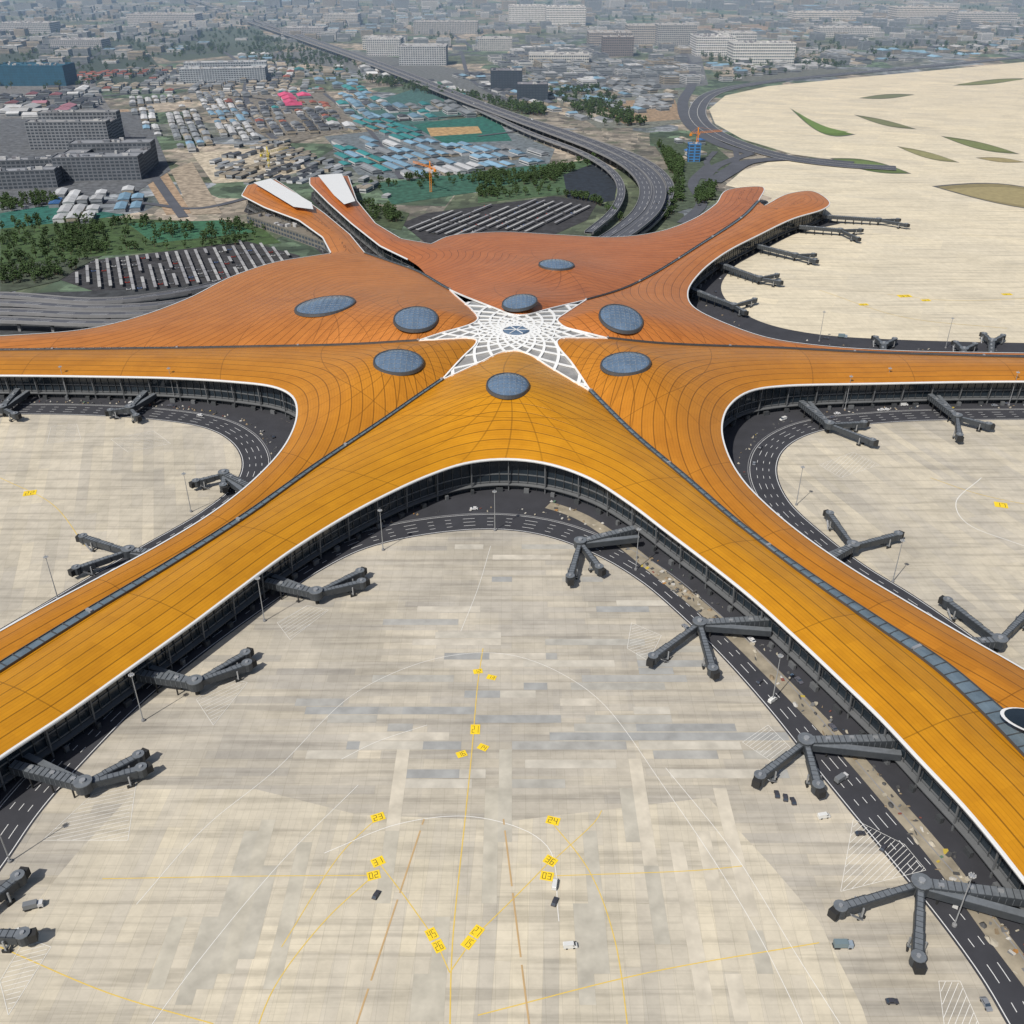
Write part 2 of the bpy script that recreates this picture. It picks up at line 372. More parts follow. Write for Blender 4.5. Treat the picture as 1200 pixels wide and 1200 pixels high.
# skylights
for (c,zc,gx_,gy_) in skinfo:
    mb=MB(); w,d=c[2],c[3]; nn=36; rings=6
    vs=[];fs=[]
    for k in range(rings+1):
        f=1-k/rings; 
        for i in range(nn):
            a=2*math.pi*i/nn; x=w*f*math.cos(a); y=d*f*math.sin(a)
            vs.append((c[0]+x,c[1]+y,zc+gx_*x+gy_*y+0.3+3.2*(1-f*f)))
    for k in range(rings):
        for i in range(nn): fs.append((k*nn+i,k*nn+(i+1)%nn,(k+1)*nn+(i+1)%nn,(k+1)*nn+i))
    mb.add(vs,fs,0)
    for i in range(nn):
        a=2*math.pi*i/nn;b=2*math.pi*(i+1)/nn
        def pt(a,s,h): x=w*s*math.cos(a);y=d*s*math.sin(a); return (c[0]+x,c[1]+y,zc+gx_*x+gy_*y+h)
        pr=[(1.07,-1.2),(1.045,0.7),(0.985,0.75),(0.98,0.2)]
        for (s1,h1),(s2,h2) in zip(pr[:-1],pr[1:]): mb.add([pt(a,s1,h1),pt(b,s1,h1),pt(b,s2,h2),pt(a,s2,h2)],[(0,1,2,3)],1)
    def dome(x,y): return zc+gx_*x+gy_*y+0.36+3.2*(1-(x/w)**2-(y/d)**2)
    for ax in range(2):
        L=(w,d)[ax]; O=(d,w)[ax]
        for k in np.arange(-L+3,L,3.6):
            ext=O*math.sqrt(max(0,1-(k/L)**2))*0.98; pp=np.linspace(-ext,ext,9)
            for p,q_ in zip(pp[:-1],pp[1:]):
                a=(k,p) if ax==0 else (p,k); b=(k,q_) if ax==0 else (q_,k)
                mb.beam((c[0]+a[0],c[1]+a[1],dome(*a)),(c[0]+b[0],c[1]+b[1],dome(*b)),0.18,0.12,2)
    mb.obj('skylight',[M['skyglass'],M['mull'],simple('glazing_bar',(.22,.25,.28),.4)],terminal,smooth=True)
# hub
mb=MB(); nn=72; rad=np.linspace(0,100,26)
vs=[(*C,zb(*C)-1.9)]
for r in rad[1:]:
    for i in range(nn):
        a=2*math.pi*i/nn; x=C[0]+r*math.cos(a); y=C[1]+r*math.sin(a); vs.append((x,y,zb(x,y)-2.0))
fs=[(0,1+i,1+(i+1)%nn) for i in range(nn)]
for k in range(len(rad)-2):
    for i in range(nn):
        a=1+k*nn; fs.append((a+i,a+nn+i,a+nn+(i+1)%nn,a+(i+1)%nn))
mb.add(vs,fs,0)
arms=20
for s in (1,-1):
    for k in range(arms):
        prev=None
        for r in np.linspace(10,96,36):
            a=2*math.pi*k/arms+s*0.80*math.log(r/10.0)
            x=C[0]+r*math.cos(a);y=C[1]+r*math.sin(a); p=(x,y,float(zb(x,y))-1.55)
            if prev: mb.beam(prev,p,1.5+r*.010,0.6,1)
            prev=p
for r in (10,17,27):
    for i in range(36):
        a=2*math.pi*i/36;b=2*math.pi*(i+1)/36
        A=(C[0]+r*math.cos(a),C[1]+r*math.sin(a)); B=(C[0]+r*math.cos(b),C[1]+r*math.sin(b))
        mb.beam((*A,float(zb(*A))-1.5),(*B,float(zb(*B))-1.5),1.0,0.6,1)
mb.cyl((C[0],C[1],float(zb(*C))-1.9),9.6,1.2,6,2,r2=8.5)
for i in range(6):
    a=math.pi*i/3; mb.beam((*C,float(zb(*C))-0.6),(C[0]+9*math.cos(a),C[1]+9*math.sin(a),float(zb(*C))-0.6),0.5,0.3,1)
for hub in hubrims:
    hh=[(p[0],p[1],float(zb(*p))-1.15) for p in hub]
    for a,b in zip(hh[:-1],hh[1:]): mb.beam(a,b,1.0,1.0,1)
mb.obj('hub_lattice',[M['hubglass'],M['lattice'],M['skyglass']],terminal)
def seam(name,S,w0,w1,r1=150,r2=420,rib=0.5):
    R,t=resample(np.array(S),3.0); n=normals(R); mb=MB()
    r=np.hypot(R[:,0]-C[0],R[:,1]-C[1]); w=w0+(w1-w0)*np.clip((r-r1)/(r2-r1),0,1)**1.3
    z=zb(R[:,0],R[:,1])-1.5+0.45+w*0.15
    for i in range(len(R)-1):
        def q(i,o,dz): return (*(R[i]+n[i]*o),z[i]+dz)
        for sgn in (-1,1):
            a,b=w[i]/2,w[i+1]/2
            mb.add([q(i,0,.35),q(i+1,0,.35),q(i+1,sgn*b,0),q(i,sgn*a,0)],[(0,1,2,3)],0)
            mb.beam(q(i,sgn*(a+.15),0),q(i+1,sgn*(b+.15),0),0.3,1.2,1)
        if i%2==0: mb.beam(q(i,-w[i]/2,.25),q(i,w[i]/2,.25),rib,0.5,1)
        if i%30==0: mb.box(q(i,0,.6),(w[i]*.7+.4,1.4,.9),math.atan2(n[i][1],n[i][0]),2)
    mb.obj(name,[M['seamglass'],M['mull'],M['steel']],terminal)
seam('seam_skylight',W(S_L),1.5,2.2); seam('seam_skylight',W(S_R),1.5,2.6)
seam('seam_skylight',W(S_LL),2.2,5.0); seam('seam_skylight',W(S_LR),2.4,13,260,500,0.4)
seam('seam_skylight',W(S_UR),1.5,3.0); seam('seam_skylight',W(S_ULa),2,2)
mb=MB()
for q in ([(298,221),(318,216),(366,245),(368,253),(345,250)],[(373,212),(401,210),(417,243),(404,247),(392,236)]):
    P=[GE(*p) for p in q]; fill(mb,P,25.6)
mb.obj('roof_light_panel',[M['fascia']],terminal)
mb=MB(); c=GE(1212,862); 
for s,zz_,mt in ((1.0,24.6,0),(0.90,24.9,1)):
    P=[c+s*np.array([13*math.cos(a)*.9-7*math.sin(a)*.45,13*math.cos(a)*-.45+7*math.sin(a)*-.9]) for a in np.linspace(0,2*math.pi,32)[:-1]]
    fill(mb,P,zz_,mt)
mb.obj('atrium_window',[M['fascia'],M['glass']],terminal)
# ------------------------------------------------------------------ ground
m,nt,b=newmat('land_patchwork',0.95); n=N(nt); pos=n.pos()
def vor(scale,rot):
    v=n.node('ShaderNodeTexVoronoi',distance='CHEBYCHEV'); n.setin(v,'Vector',n.mapping(pos,rot,(scale,scale,scale)))
    v.inputs['Scale'].default_value=1; return v.outputs['Color']
s=n.node('ShaderNodeSeparateColor'); n.setin(s,0,vor(1/150.,0.12))
c=n.ramp(s.outputs[0],[(0.0,(0.09,0.11,0.07)),(0.2,(0.20,0.18,0.15)),(0.38,(0.13,0.14,0.13)),(0.5,(0.30,0.26,0.21)),(0.65,(0.19,0.21,0.23)),(0.8,(0.08,0.12,0.08)),(1.0,(0.34,0.31,0.27))])
c.node.color_ramp.interpolation='CONSTANT'
s2=n.node('ShaderNodeSeparateColor'); n.setin(s2,0,vor(1/30.,0.12))
c=n.mix(1.0,c,n.ramp(s2.outputs[1],[(0,(0.45,0.48,0.5)),(1,(1.5,1.45,1.4))]),'MULTIPLY')
s3=n.node('ShaderNodeSeparateColor'); n.setin(s3,0,vor(1/11.,0.12))
c=n.mix(1.0,c,n.ramp(s3.outputs[1],[(0,(0.6,0.6,0.62)),(1,(1.3,1.3,1.3))]),'MULTIPLY')
c=n.mix(n.ramp(n.noise(pos,0.02,6,0.7),[(0.5,(0,0,0)),(0.62,(0.6,)*3)]),c,(0.06,0.085,0.05))
nt.links.new(c,b.inputs['Base Color']); M['land']=m
mb=MB(); S=30000
mb.add([(-S,-2000,0),(S,-2000,0),(S,S,0),(-S,S,0)],[(0,1,2,3)]); mb.obj('ground',[M['land']])
far=[(-700,425),(330,425),(600,400),(870,262),(905,232),(880,224),(850,217),(870,200),(900,190),(960,186),(1000,190),(930,181),(870,163),(838,145),(831,128),(850,112),(900,101),(980,93),(1100,82),(1250,68),(1500,55),(1900,52)]
P=[G2(*p) for p in far]+[np.array((3000.,400.)),np.array((900.,-300.)),np.array((-900.,-300.))]
mb=MB(); fill(mb,P,0.03); mb.obj('airfield_pavement',[M['conc_far']])
road_front=[(-120,1170),(0,1022),(50,950),(110,882),(170,822),(240,765),(330,700),(380,667),(430,643),(500,627),(580,621),(640,629),(700,652),(750,682),(800,725),(850,775),(900,832),(950,895),(1000,957),(1050,1018),(1100,1080),(1150,1150),(1185,1210),(1240,1300)]
road_left=[(-250,490),(0,486),(100,487),(180,492),(240,502),(270,518),(283,543),(272,570),(230,603),(160,643),(90,684),(0,737),(-120,805)]
road_right=[(1500,492),(1200,492),(1050,495),(960,506),(922,525),(911,552),(926,588),(965,625),(1015,663),(1070,697),(1130,738),(1200,790),(1330,880)]
road_ur=[(985,262),(930,275),(890,292),(858,315),(845,338),(860,360),(900,380),(960,392),(1050,398),(1200,402),(1500,404)]
RF=catmull([G2(*p) for p in road_front],5);RL=catmull([G2(*p) for p in road_left],5);RR=catmull([G2(*p) for p in road_right],5);RU=catmull([G2(*p) for p in road_ur],5)
mb=MB(); fill(mb,RF+[G2(1240,1330),G2(-120,1330)],0.05); mb.obj('front_apron',[M['conc_front']])
near=[(20,1085),(90,1000),(160,925),(300,925),(420,955),(600,962),(830,935),(900,1010),(960,1080),(1010,1180),(1060,1330),(-120,1330)]
mb=MB(); fill(mb,[G2(*p) for p in near],0.08); mb.obj('taxilane_apron',[M['conc_near']])
mb=MB(); fill(mb,RL+[G2(-250,800)],0.05); fill(mb,RR+[G2(1500,900),],0.05); mb.obj('side_apron',[M['conc_side']])
mb=MB()
def band(edgepx,road,z=0.10):
    E=[np.array(p) for p in W(edgepx,6)]
    if np.linalg.norm(E[0]-road[0])>np.linalg.norm(E[-1]-road[0]): E=E[::-1]
    fill(mb,list(road)+list(reversed(E)),z)
band(list(reversed(front_edge)),RF); band(ll_edge,RL); band(rr_edge,RR); band(ur_edge[3:],RU)
for k,(Sa,ed,Sb) in petal_def.items():
    fill(mb,dedupe(list(Sa)+list(ed)+list(reversed(Sb))),0.06)
mb.obj('service_road',[M['asphalt']])
mb=MB(); ribbon(mb,catmull([G2(*p) for p in [(1500,50),(1250,63),(1100,77),(980,88),(895,97),(840,108),(818,127),(825,147),(860,167),(925,186),(985,194),(1050,198)]],15),34,1.20,step=10)
ribbon(mb,catmull([G2(*p) for p in [(1000,192),(930,187),(880,190),(855,202),(835,214)]],15),24,1.30,step=10)
mb.obj('perimeter_road',[M['asphalt_old']])
mb=MB()
for o in (-16,0,16): ribbon(mb,catmull([G2(*p) for p in [(1500,50),(1250,63),(1100,77),(980,88),(895,97),(840,108),(818,127),(825,147),(860,167),(925,186),(985,194),(1050,198)]],15),0.5,1.36,off=o,step=10)
mb.obj('perimeter_road_line',[M['faint']])
mk=MB()
def side(P):
    P=np.array(P); mid=len(P)//2; n=normals(P)[mid]
    return 1 if np.dot(C-P[mid],n)>0 else -1
for P in (RF,RL,RR):
    s=side(P)
    ribbon(mk,P,0.35,0.14,off=s*1.0)
    ribbon(mk,P,0.26,0.14,off=s*5,dash=(4,6)); ribbon(mk,P,0.26,0.14,off=s*8.6,dash=(4,6))
    ribbon(mk,P,0.26,0.14,off=s*12.2,dash=(4,6)); ribbon(mk,P,0.26,0.14,off=s*16.2)
mk.obj('road_marking',[M['white']])
kb=MB()
for P in (RF,RL,RR):
    s=side(P); R,_=resample(np.array(P),5); n=normals(R)*s
    for i in range(len(R)-1): kb.beam((*(R[i]+n[i]*17.4),0.18),(*(R[i+1]+n[i+1]*17.4),0.18),0.4,0.14)
kb.obj('road_kerb',[M['parapet']])
mb=MB(); E=np.array(W(front_edge,5)); k0=int(len(E)*0.03); k1=int(len(E)*0.50)
s=side(E); ribbon(mb,E[k0:k1],7.5,0.2,off=-s*7.5); 
mb.obj('dusty_verge',[M['dust']])
cl=MB(); R,_=resample(E[k0:k1],1.5); n=normals(R)*(-s)
cols=[(0.42,0.38,0.30)]*4+[(0.5,0.48,0.44)]*2+[(0.25,0.19,0.12)]*4+[(0.07,0.07,0.07)]*6+[(0.17,0.17,0.17)]*5+[(0.40,0.20,0.06),(0.22,0.07,0.05),(0.1,0.16,0.24),(0.1,0.18,0.12),(.5,.38,.06)]
def clutter(p,sc=1):
    w=random.uniform(.3,1.6)*sc; l=random.uniform(.3,2.2)*sc; h=random.uniform(.2,1.2); r=random.uniform(0,3); c=random.choice(cols)
    if random.random()<.5:
        vs=[]; c=random.choice(cols[:16])
        for k in range(7): a=k*2*math.pi/7; vs.append((p[0]+w*math.cos(a)*random.uniform(.7,1.1),p[1]+l*math.sin(a)*random.uniform(.7,1.1),.2))
        vs.append((p[0],p[1],.2+h)); cl.add(vs,[(k,(k+1)%7,7) for k in range(7)],0,c)
    else:
        for j in range(random.randint(1,3)): cl.box((p[0]+j*.2,p[1],.2+h*.3*(j+.5)),(w,l,h*.28),r+j*.1,0,c)
for i in range(len(R)):
    dens=.5+.5*math.sin(i*.07)*math.sin(i*.023+1)
    for _ in range(3):
        if random.random()<.42*dens: clutter(R[i]+n[i]*random.uniform(3,11.5))
for P,sg,cnt in ((RL,side(RL),260),(RR,side(RR),200),(RF,side(RF),160),(RU,side(RU),60)):
    Q,_=resample(np.array(P),1.5); nq=normals(Q)*sg
    for _ in range(cnt):
        i=random.randrange(len(Q)); clutter(Q[i]+nq[i]*random.uniform(18.5,24),.7)
cl.obj('construction_material_piles',[M['vcol']],col=True)
# ------------------------------------------------------------------ apron paint
yl=MB(); LZ=[0.120]
def line(mb,pts,w,dash=None,m=0,step=3):
    LZ[0]+=0.001
    ribbon(mb,catmull([G2(*p) for p in pts],4),w,LZ[0],dash=dash,step=step,m=m)
line(yl,[(527,1215),(530,1110),(545,960),(553,880),(560,800),(566,760)],0.4)
line(yl,[(510,1101),(527,1140)],0.35);line(yl,[(556,1098),(527,1140)],0.35)
line(yl,[(510,1101),(470,1045),(443,1010)],0.35);line(yl,[(556,1098),(610,1045),(645,1009)],0.35)
line(yl,[(438,1026),(380,1080),(320,1160),(290,1240)],0.35);line(yl,[(645,962),(690,1020),(720,1100),(740,1240)],0.35)
line(yl,[(443,958),(400,1000),(330,1110)],0.3);line(yl,[(648,1009),(700,960),(705,950)],0.3)
line(yl,[(0,1110),(130,1165),(250,1200)],0.35);line(yl,[(560,1190),(760,1140),(960,1105)],0.35)
line(yl,[(120,1030),(300,1027),(438,1026)],0.3);line(yl,[(641,1027),(820,1020),(870,1015)],0.3)
line(yl,[(1040,345),(1110,352),(1200,350),(1350,340)],0.4);line(yl,[(960,340),(1060,372),(1180,385)],0.4);line(yl,[(1090,560),(1150,580),(1250,600)],0.35);line(yl,[(0,560),(60,590),(100,640)],0.35)
yl.obj('taxi_line',[M['yellow_worn']])
wl=MB()
line(wl,[(160,1060),(240,970),(320,905),(420,810),(520,770),(600,768),(690,810),(780,925),(880,1080),(960,1240)],0.2)
line(wl,[(540,740),(560,690),(575,640)],0.2);line(wl,[(400,890),(440,870),(500,850)],0.2)
line(wl,[(150,1240),(230,1130),(330,1010),(420,920)],0.2);line(wl,[(1010,1240),(940,1130),(860,1000),(780,900)],0.2)
line(wl,[(380,1000),(470,965),(560,958),(640,990),(655,1080)],0.25)
line(wl,[(1150,560),(1120,590),(1135,615),(1200,640)],0.4)
wl.obj('stand_line',[M['faint']])
ps=MB(); zc_=0.0845
for k in range(75):
    u=random.uniform(330,900);v=random.uniform(640,930)
    if abs(u-600)>(v-560)*.95: continue
    c=G2(u,v); c=np.round(c/5)*5; w_=5*random.randint(2,9); l_=4.5; zc_+=.0003
    fill(ps,[c,c+[w_,0],c+[w_,l_],c+[0,l_]],zc_,0,random.choice([(.40,.39,.36),(.36,.36,.345),(.44,.42,.37),(.55,.51,.43),(.58,.53,.44)]))
for k in range(26):
    u=random.uniform(60,1050);v=random.uniform(970,1200)
    c=G2(u,v); c=np.round(c/5)*5; l_=5*random.randint(3,12)
    if abs(u-560)>480-(1200-v)*.9: continue
    zc_+=.0003; fill(ps,[c,c+[5,0],c+[5,l_],c+[0,l_]],zc_,0,random.choice([(.52,.48,.39),(.50,.465,.385),(.62,.56,.45)]))
ps.obj('replaced_slabs',[vcol('slab_patch',.85,.15)],col=True)
jb=MB()
for a,b_ in (((497,960),(405,1240)),((590,960),(625,1240))): 
    line(jb,[a,b_],0.55,dash=(2.6,.3))
jb.obj('drain_slot',[simple('rusty_slot',(0.46,0.31,0.15),0.9)])
ht=MB()
def hatch(poly,ang,sp,w=0.16):
    P=[G2(*p) for p in poly]; A=np.array(P); c0=A.mean(0); L=np.ptp(A,axis=0).max()
    d=np.array([math.cos(ang),math.sin(ang)]); nn_=np.array([-d[1],d[0]])
    for k in np.arange(-L,L,sp):
        t=np.arange(-L,L,1.0); pp=c0+nn_*k+t[:,None]*d; ins=inpoly(pp,P)
        idx=np.where(ins)[0]
        if len(idx)>1:
            a=pp[idx[0]];b=pp[idx[-1]]; o=nn_*w/2
            ht.add([(*(a-o),.16),(*(b-o),.16),(*(b+o),.16),(*(a+o),.16)],[(0,1,2,3)])
    for a,b in zip(P,P[1:]+P[:1]): ribbon(ht,[a,b],w,0.165,step=50)
hatch([(1000,960),(1060,990),(1085,1020),(985,1045)],0.7,1.6)
hatch([(50,985),(110,930),(160,915),(150,985)],0.3,1.8)
hatch([(900,850),(930,880),(915,900),(870,870)],0.7,1.6)
hatch([(230,820),(265,795),(290,800),(250,850)],0.7,2.0)
hatch([(740,730),(775,745),(760,775),(735,760)],0.4,1.8)
hatch([(325,730),(360,710),(385,715),(340,750)],0.9,2.0)
hatch([(1100,1150),(1125,1150),(1160,1230),(1110,1230)],0.9,1.6)
hatch([(0,1150),(30,1100),(60,1110),(10,1190)],0.3,1.6)
hatch([(130,515),(180,505),(200,520),(150,530)],0.3,2.2); hatch([(960,545),(1000,530),(1030,545),(985,560)],0.9,2.2); hatch([(60,500),(90,497),(95,515),(55,520)],0.3,2.2)
ht.obj('hatched_marking',[M['faint']])
SEG={'0':'abcdef','1':'bc','2':'abged','3':'abgcd','4':'fgbc','5':'afgcd','6':'afgedc','7':'abc'}
def sign_mark(mb,u,v,w,l,rz,txt):
    c=G2(u,v); ca,sa=math.cos(rz),math.sin(rz)
    def tr(x,y): return (c[0]+x*ca-y*sa,c[1]+x*sa+y*ca)
    def rect(x0,y0,x1,y1,z,m): mb.add([(*tr(x0,y0),z),(*tr(x1,y0),z),(*tr(x1,y1),z),(*tr(x0,y1),z)],[(0,1,2,3)],m)
    rect(-w/2,-l/2,w/2,l/2,0.17,0)
    n=len(txt); cw=w*0.8/n*1.0; ch=l*0.7
    for i,ch_ in enumerate(txt):
        x0=-w*0.4+i*cw+cw*0.12; x1=x0+cw*0.7; y0=-ch/2;y1=ch/2; th=max(.13,cw*0.11); ym=0
        D={'a':(x0,y1-th,x1,y1),'d':(x0,y0,x1,y0+th),'g':(x0,ym-th/2,x1,ym+th/2),'f':(x0,ym,x0+th,y1),'e':(x0,y0,x0+th,ym),'b':(x1-th,ym,x1,y1),'c':(x1-th,y0,x1,ym)}
        for k,sg in enumerate(SEG[ch_]): rect(*D[sg],0.19+k*0.002,1)
for (u,v,w,l,r,t) in [(560,787,4,3.0,0.2,'12'),(576,794,4,3.0,-0.3,'13'),(557,855,3.8,5.5,0,'21'),(566,876,4.0,3.2,-.5,'14'),(541,884,4.0,3.2,.4,'16'),
    (443,958,4.8,3.6,.4,'23'),(648,962,4.8,3.6,-.3,'24'),(443,1010,4.4,3.6,.5,'31'),(438,1026,4.4,3.6,.3,'02'),(645,1009,4.4,3.6,-.6,'36'),(641,1027,4.4,3.6,-.2,'03'),
    (506,1095,3.4,4.2,.5,'45'),(514,1109,3.4,4.2,.5,'26'),(559,1092,3.4,4.2,-.6,'27'),(549,1105,3.4,4.2,-.6,'15'),(35,578,7,6,.3,'22'),(1173,592,7,6,-.3,'17'),(1060,347,12,7,.1,'33'),(1012,357,8,5,.1,'34'),(1085,352,8,5,.1,'34'),(1180,345,9,5,.1,'34')]:
    mb=MB(); sign_mark(mb,u,v,w,l,r,t); mb.obj('painted_stand_number',[M['yellow'],M['black']])
# ------------------------------------------------------------------ jet bridges
def jet_bridge(A,Rr,cabs,z=5.6,second=True):
    mb=MB(); a=np.array([*GE(*A,-1.5)])
    r=G2(Rr[0],Rr[1],z+2); d=r-a; d/=np.linalg.norm(d); a=a-d*6
    p=np.array([-d[1],d[0]])
    mb.beam((*a,z+1.5),(*r,z),4.0,3.4,0,4.0,3.2)
    mb.beam((*a,z+3.35),(*r,z+1.75),3.6,0.25,1)
    L=np.linalg.norm(r-a)
    if second and L>20:
        a2=a+p*6.5; m2=r-d*2+p*1.0
        mb.beam((*a2,z+0.2),(*m2,z-0.6),3.0,2.8,0); mb.beam((*a2,z+1.75),(*m2,z+0.95),2.6,0.25,1)
    k=8
    while k<L-3:
        q=a+d*k
        for s in (-1,1): mb.cyl((*(q+p*s*1.7),0),0.35,z-0.5,8,2)
        mb.beam((*(q-p*2),z-0.6),(*(q+p*2),z-0.6),0.6,0.6,2)
        mb.box((*(q+p*random.uniform(-.6,.6)),z+2.0+1.6*(1-k/L)),(1.8,1.2,.8),math.atan2(d[1],d[0]),3)
        k+=9
    for t in np.arange(2,L-2,2.2):
        q=a+d*t; zz=z+1.5*(1-t/L)
        for s in (-1,1): mb.beam((*(q+p*s*2.08),zz-1.3),(*(q+p*s*2.08),zz+1.3),0.16,0.12,1)
        mb.beam((*(q-p*2),zz+2.05),(*(q+p*2),zz+2.05),0.2,0.2,0)
    mb.cyl((*r,z-1.9),3.2,3.9,16,0); mb.cyl((*r,z+2.0),3.3,0.35,16,1); mb.cyl((*r,0),0.9,z-1.9,10,2); mb.cyl((*r,z+2.35),1.1,0.7,10,3)
    for cb in cabs:
        c=G2(cb[0],cb[1],4.5); e=c-r; Lc=np.linalg.norm(e); e/=Lc; ep=np.array([-e[1],e[0]])
        segs=[(2.5,Lc*0.42,2.5,2.6),(Lc*0.36,Lc*0.72,2.9,2.9),(Lc*0.66,Lc-1.5,3.3,3.2)]
        for i,(s0,s1,w,h) in enumerate(segs):
            z0=z-0.1-(s0/Lc)*1.2; z1=z-0.1-(s1/Lc)*1.2
            mb.beam((*(r+e*s0),z0),(*(r+e*s1),z1),w,h,0)
            mb.beam((*(r+e*s0),z0+h/2+.08),(*(r+e*s1),z1+h/2+.08),w*0.7,0.15,1)
            for t in np.arange(s0+1,s1,2.0):
                q=r+e*t; zq=z-0.1-(t/Lc)*1.2
                mb.beam((*(q-ep*w/2),zq+h/2+.2),(*(q+ep*w/2),zq+h/2+.2),0.15,0.14,0)
        mb.cyl((*c,2.6),2.2,3.7,12,0); mb.cyl((*c,6.3),2.3,0.25,12,1); mb.cyl((*c,6.55),.7,0.5,8,3)
        t=c+e*2.3+ep*0.6; mb.box((*t,4.4),(2.8,3.0,3.2),math.atan2(e[1],e[0])+0.35,2,bottom=True)
        q=r+e*(Lc*0.76)
        for s in (-1,1):
            mb.beam((*(q+ep*s*2.3),0.9),(*(q+ep*s*2.3),5.4),0.5,0.5,3)
            for s2 in (-.7,.7):
                o=q+ep*s*2.3+e*s2; mb.beam((*(o-ep*.3),0.65),(*(o+ep*.3),0.65),1.3,1.3,2)
        mb.beam((*(q-ep*2.6),1.2),(*(q+ep*2.6),1.2),0.8,0.5,1)
        q=r+e*(Lc*0.9)+ep*2.2; mb.beam((*q,3.6),(*(q-e*4.5+ep*0.6),0.2),0.9,0.25,3); mb.beam((*(q+ep*.5),4.6),(*(q-e*4.5+ep*1.1),1.2),0.06,0.06,3)
    return mb.obj('jet_bridge',[M['jb_dark'],M['jb_light'],M['rubber'],M['steel']])
JB=[((732,600),(680,633),[(668,678),(702,667)]),((888,704),(820,728),[(765,772),(835,786)]),((1038,842),(945,866),[(890,912),(958,923)]),((1190,1022),(1080,1033),[(984,1066),(1075,1125)]),
 ((322,662),(370,692),[(422,672),(424,684)]),((172,768),(228,797),[(288,768),(290,780)]),((22,876),(97,916),[(163,888),(166,903)]),((-120,990),(-60,1090),[(22,1030),(28,1098)]),
 ((162,446),(152,476),[(130,483),(160,489)]),((12,444),(2,476),[(-20,485),(18,487)]),((302,556),(262,553),[(230,566),(262,571)]),((200,628),(150,643),[(98,631),(90,668)]),
 ((948,455),(972,495),[(1022,518),(1012,497)]),((1100,450),(1122,486),[(1158,499),(1124,512)]),((962,642),(1000,637),[(972,604),(1052,628)]),((1110,733),(1172,748),[(1110,706),(1205,718)]),
 ((945,254),(985,268),[(1005,280),(1008,270)]),((893,276),(932,297),[(955,306),(953,299)]),((850,298),(890,324),[(913,331),(910,323)]),((812,325),(860,356),[(872,366),(884,352)]),((972,242),(1030,256),[(1062,264),(1052,258)])]
for j in JB: jet_bridge(*j)
for (u,v) in ((1036,402),(1163,398),(1130,408)):
    jet_bridge((u+2,v+14),(u,v),[(u-10,v-5),(u+12,v-3)],second=False)
# ------------------------------------------------------------------ light masts
def mast(u,v,h=25):
    c=G2(u,v); mb=MB(); mb.cyl((*c,0),0.75,0.9,10,1); mb.cyl((*c,0.9),0.26,h-0.9,10,0,r2=0.13)
    mb.cyl((*c,h-1.0),0.8,0.2,12,0); 
    for i in range(8):
        a=i*math.pi/4; mb.box((c[0]+1.0*math.cos(a),c[1]+1.0*math.sin(a),h-0.8),(0.3,0.45,0.35),a,2,bottom=True)
    mb.cyl((*c,h-.8),0.06,1.6,6,0)
    mb.obj('apron_light_mast',[M['steel'],M['parapet'],M['lamp']])
for p in [(168,845),(310,728),(68,702),(224,600),(449,645),(580,622),(933,592),(1046,682),(1118,1085),(12,1010),(1108,408),(960,400),(1035,470),(205,470),(80,468),(1182,475),(990,480),(745,668),(905,822)]: mast(*p)
# ------------------------------------------------------------------ vehicles
def car_mesh(col,name,van=False):
    mb=MB(); prof=[(-2.2,.35),(-2.25,.85),(-1.9,1.0),(-1.45,1.48),(.35,1.5),(1.0,1.0),(2.0,.88),(2.2,.6),(2.2,.35)] if not van else [(-2.6,.4),(-2.65,2.1),(-2.4,2.25),(1.3,2.25),(2.1,1.35),(2.6,1.2),(2.65,.4)]
    w=.9 if not van else 1.0; n=len(prof)
    vs=[(x,-w*(1 if z<1.05 else .86),z) for x,z in prof]+[(x,w*(1 if z<1.05 else .86),z) for x,z in prof]
    fs=[(i,n+i,n+(i+1)%n,(i+1)%n) for i in range(n)]+[tuple(range(n)),tuple(reversed(range(n,2*n)))]
    for i,f in enumerate(fs): mb.add(vs,[f],1 if ((not van and i in(2,4)) or (van and i==3)) else 0) 
    for x in (-1.35,1.35):
        for s in (-1,1): 
            mb.beam((x,s*(w-.12),.34),(x,s*(w+.05),.34),.66,.66,2)
            mb.beam((-1.1 if not van else 0.9,s*w*.91,1.22 if not van else 1.7),(.3 if not van else 1.5,s*w*.91,1.22 if not van else 1.6),.06,.36,1)
    me=mb.obj(name,[simple(name+'_paint',col,.35),M['win'],M['rubber']]); me_=me.data; bpy.data.objects.remove(me); return me_
def truck_mesh(col,name,boxc):
    mb=MB(); mb.box((2.6,0,1.5),(1.9,2.2,2.0),0,0); mb.box((3.57,0,1.9),(.05,1.9,.8),0,2); mb.box((-.9,0,.85),(5.6,2.1,.3),0,1)
    mb.box((-.9,0,2.15),(5.0,2.3,2.2),0,3); 
    for x in (2.5,-1.6,-2.7):
        for s in (-1,1): mb.beam((x,s*.85,.5),(x,s*1.12,.5),1.,1.,1)
    o=mb.obj(name,[simple(name+'_cab',col,.4),M['rubber'],M['win'],simple(name+'_box',boxc,.5)]); me=o.data; bpy.data.objects.remove(o); return me
cars=[car_mesh(c,'car_%d'%i) for i,c in enumerate([(.60,.60,.60),(.05,.05,.06),(.2,.21,.23),(.10,.10,.12)])]
vans=[car_mesh((.60,.60,.58),'van',True)]
trucks=[truck_mesh((.5,.5,.5),'service_truck',(.16,.17,.18)),truck_mesh((.5,.33,.04),'tipper_truck',(.12,.12,.12)),truck_mesh((.25,.3,.35),'flat_truck',(.15,.2,.22))]
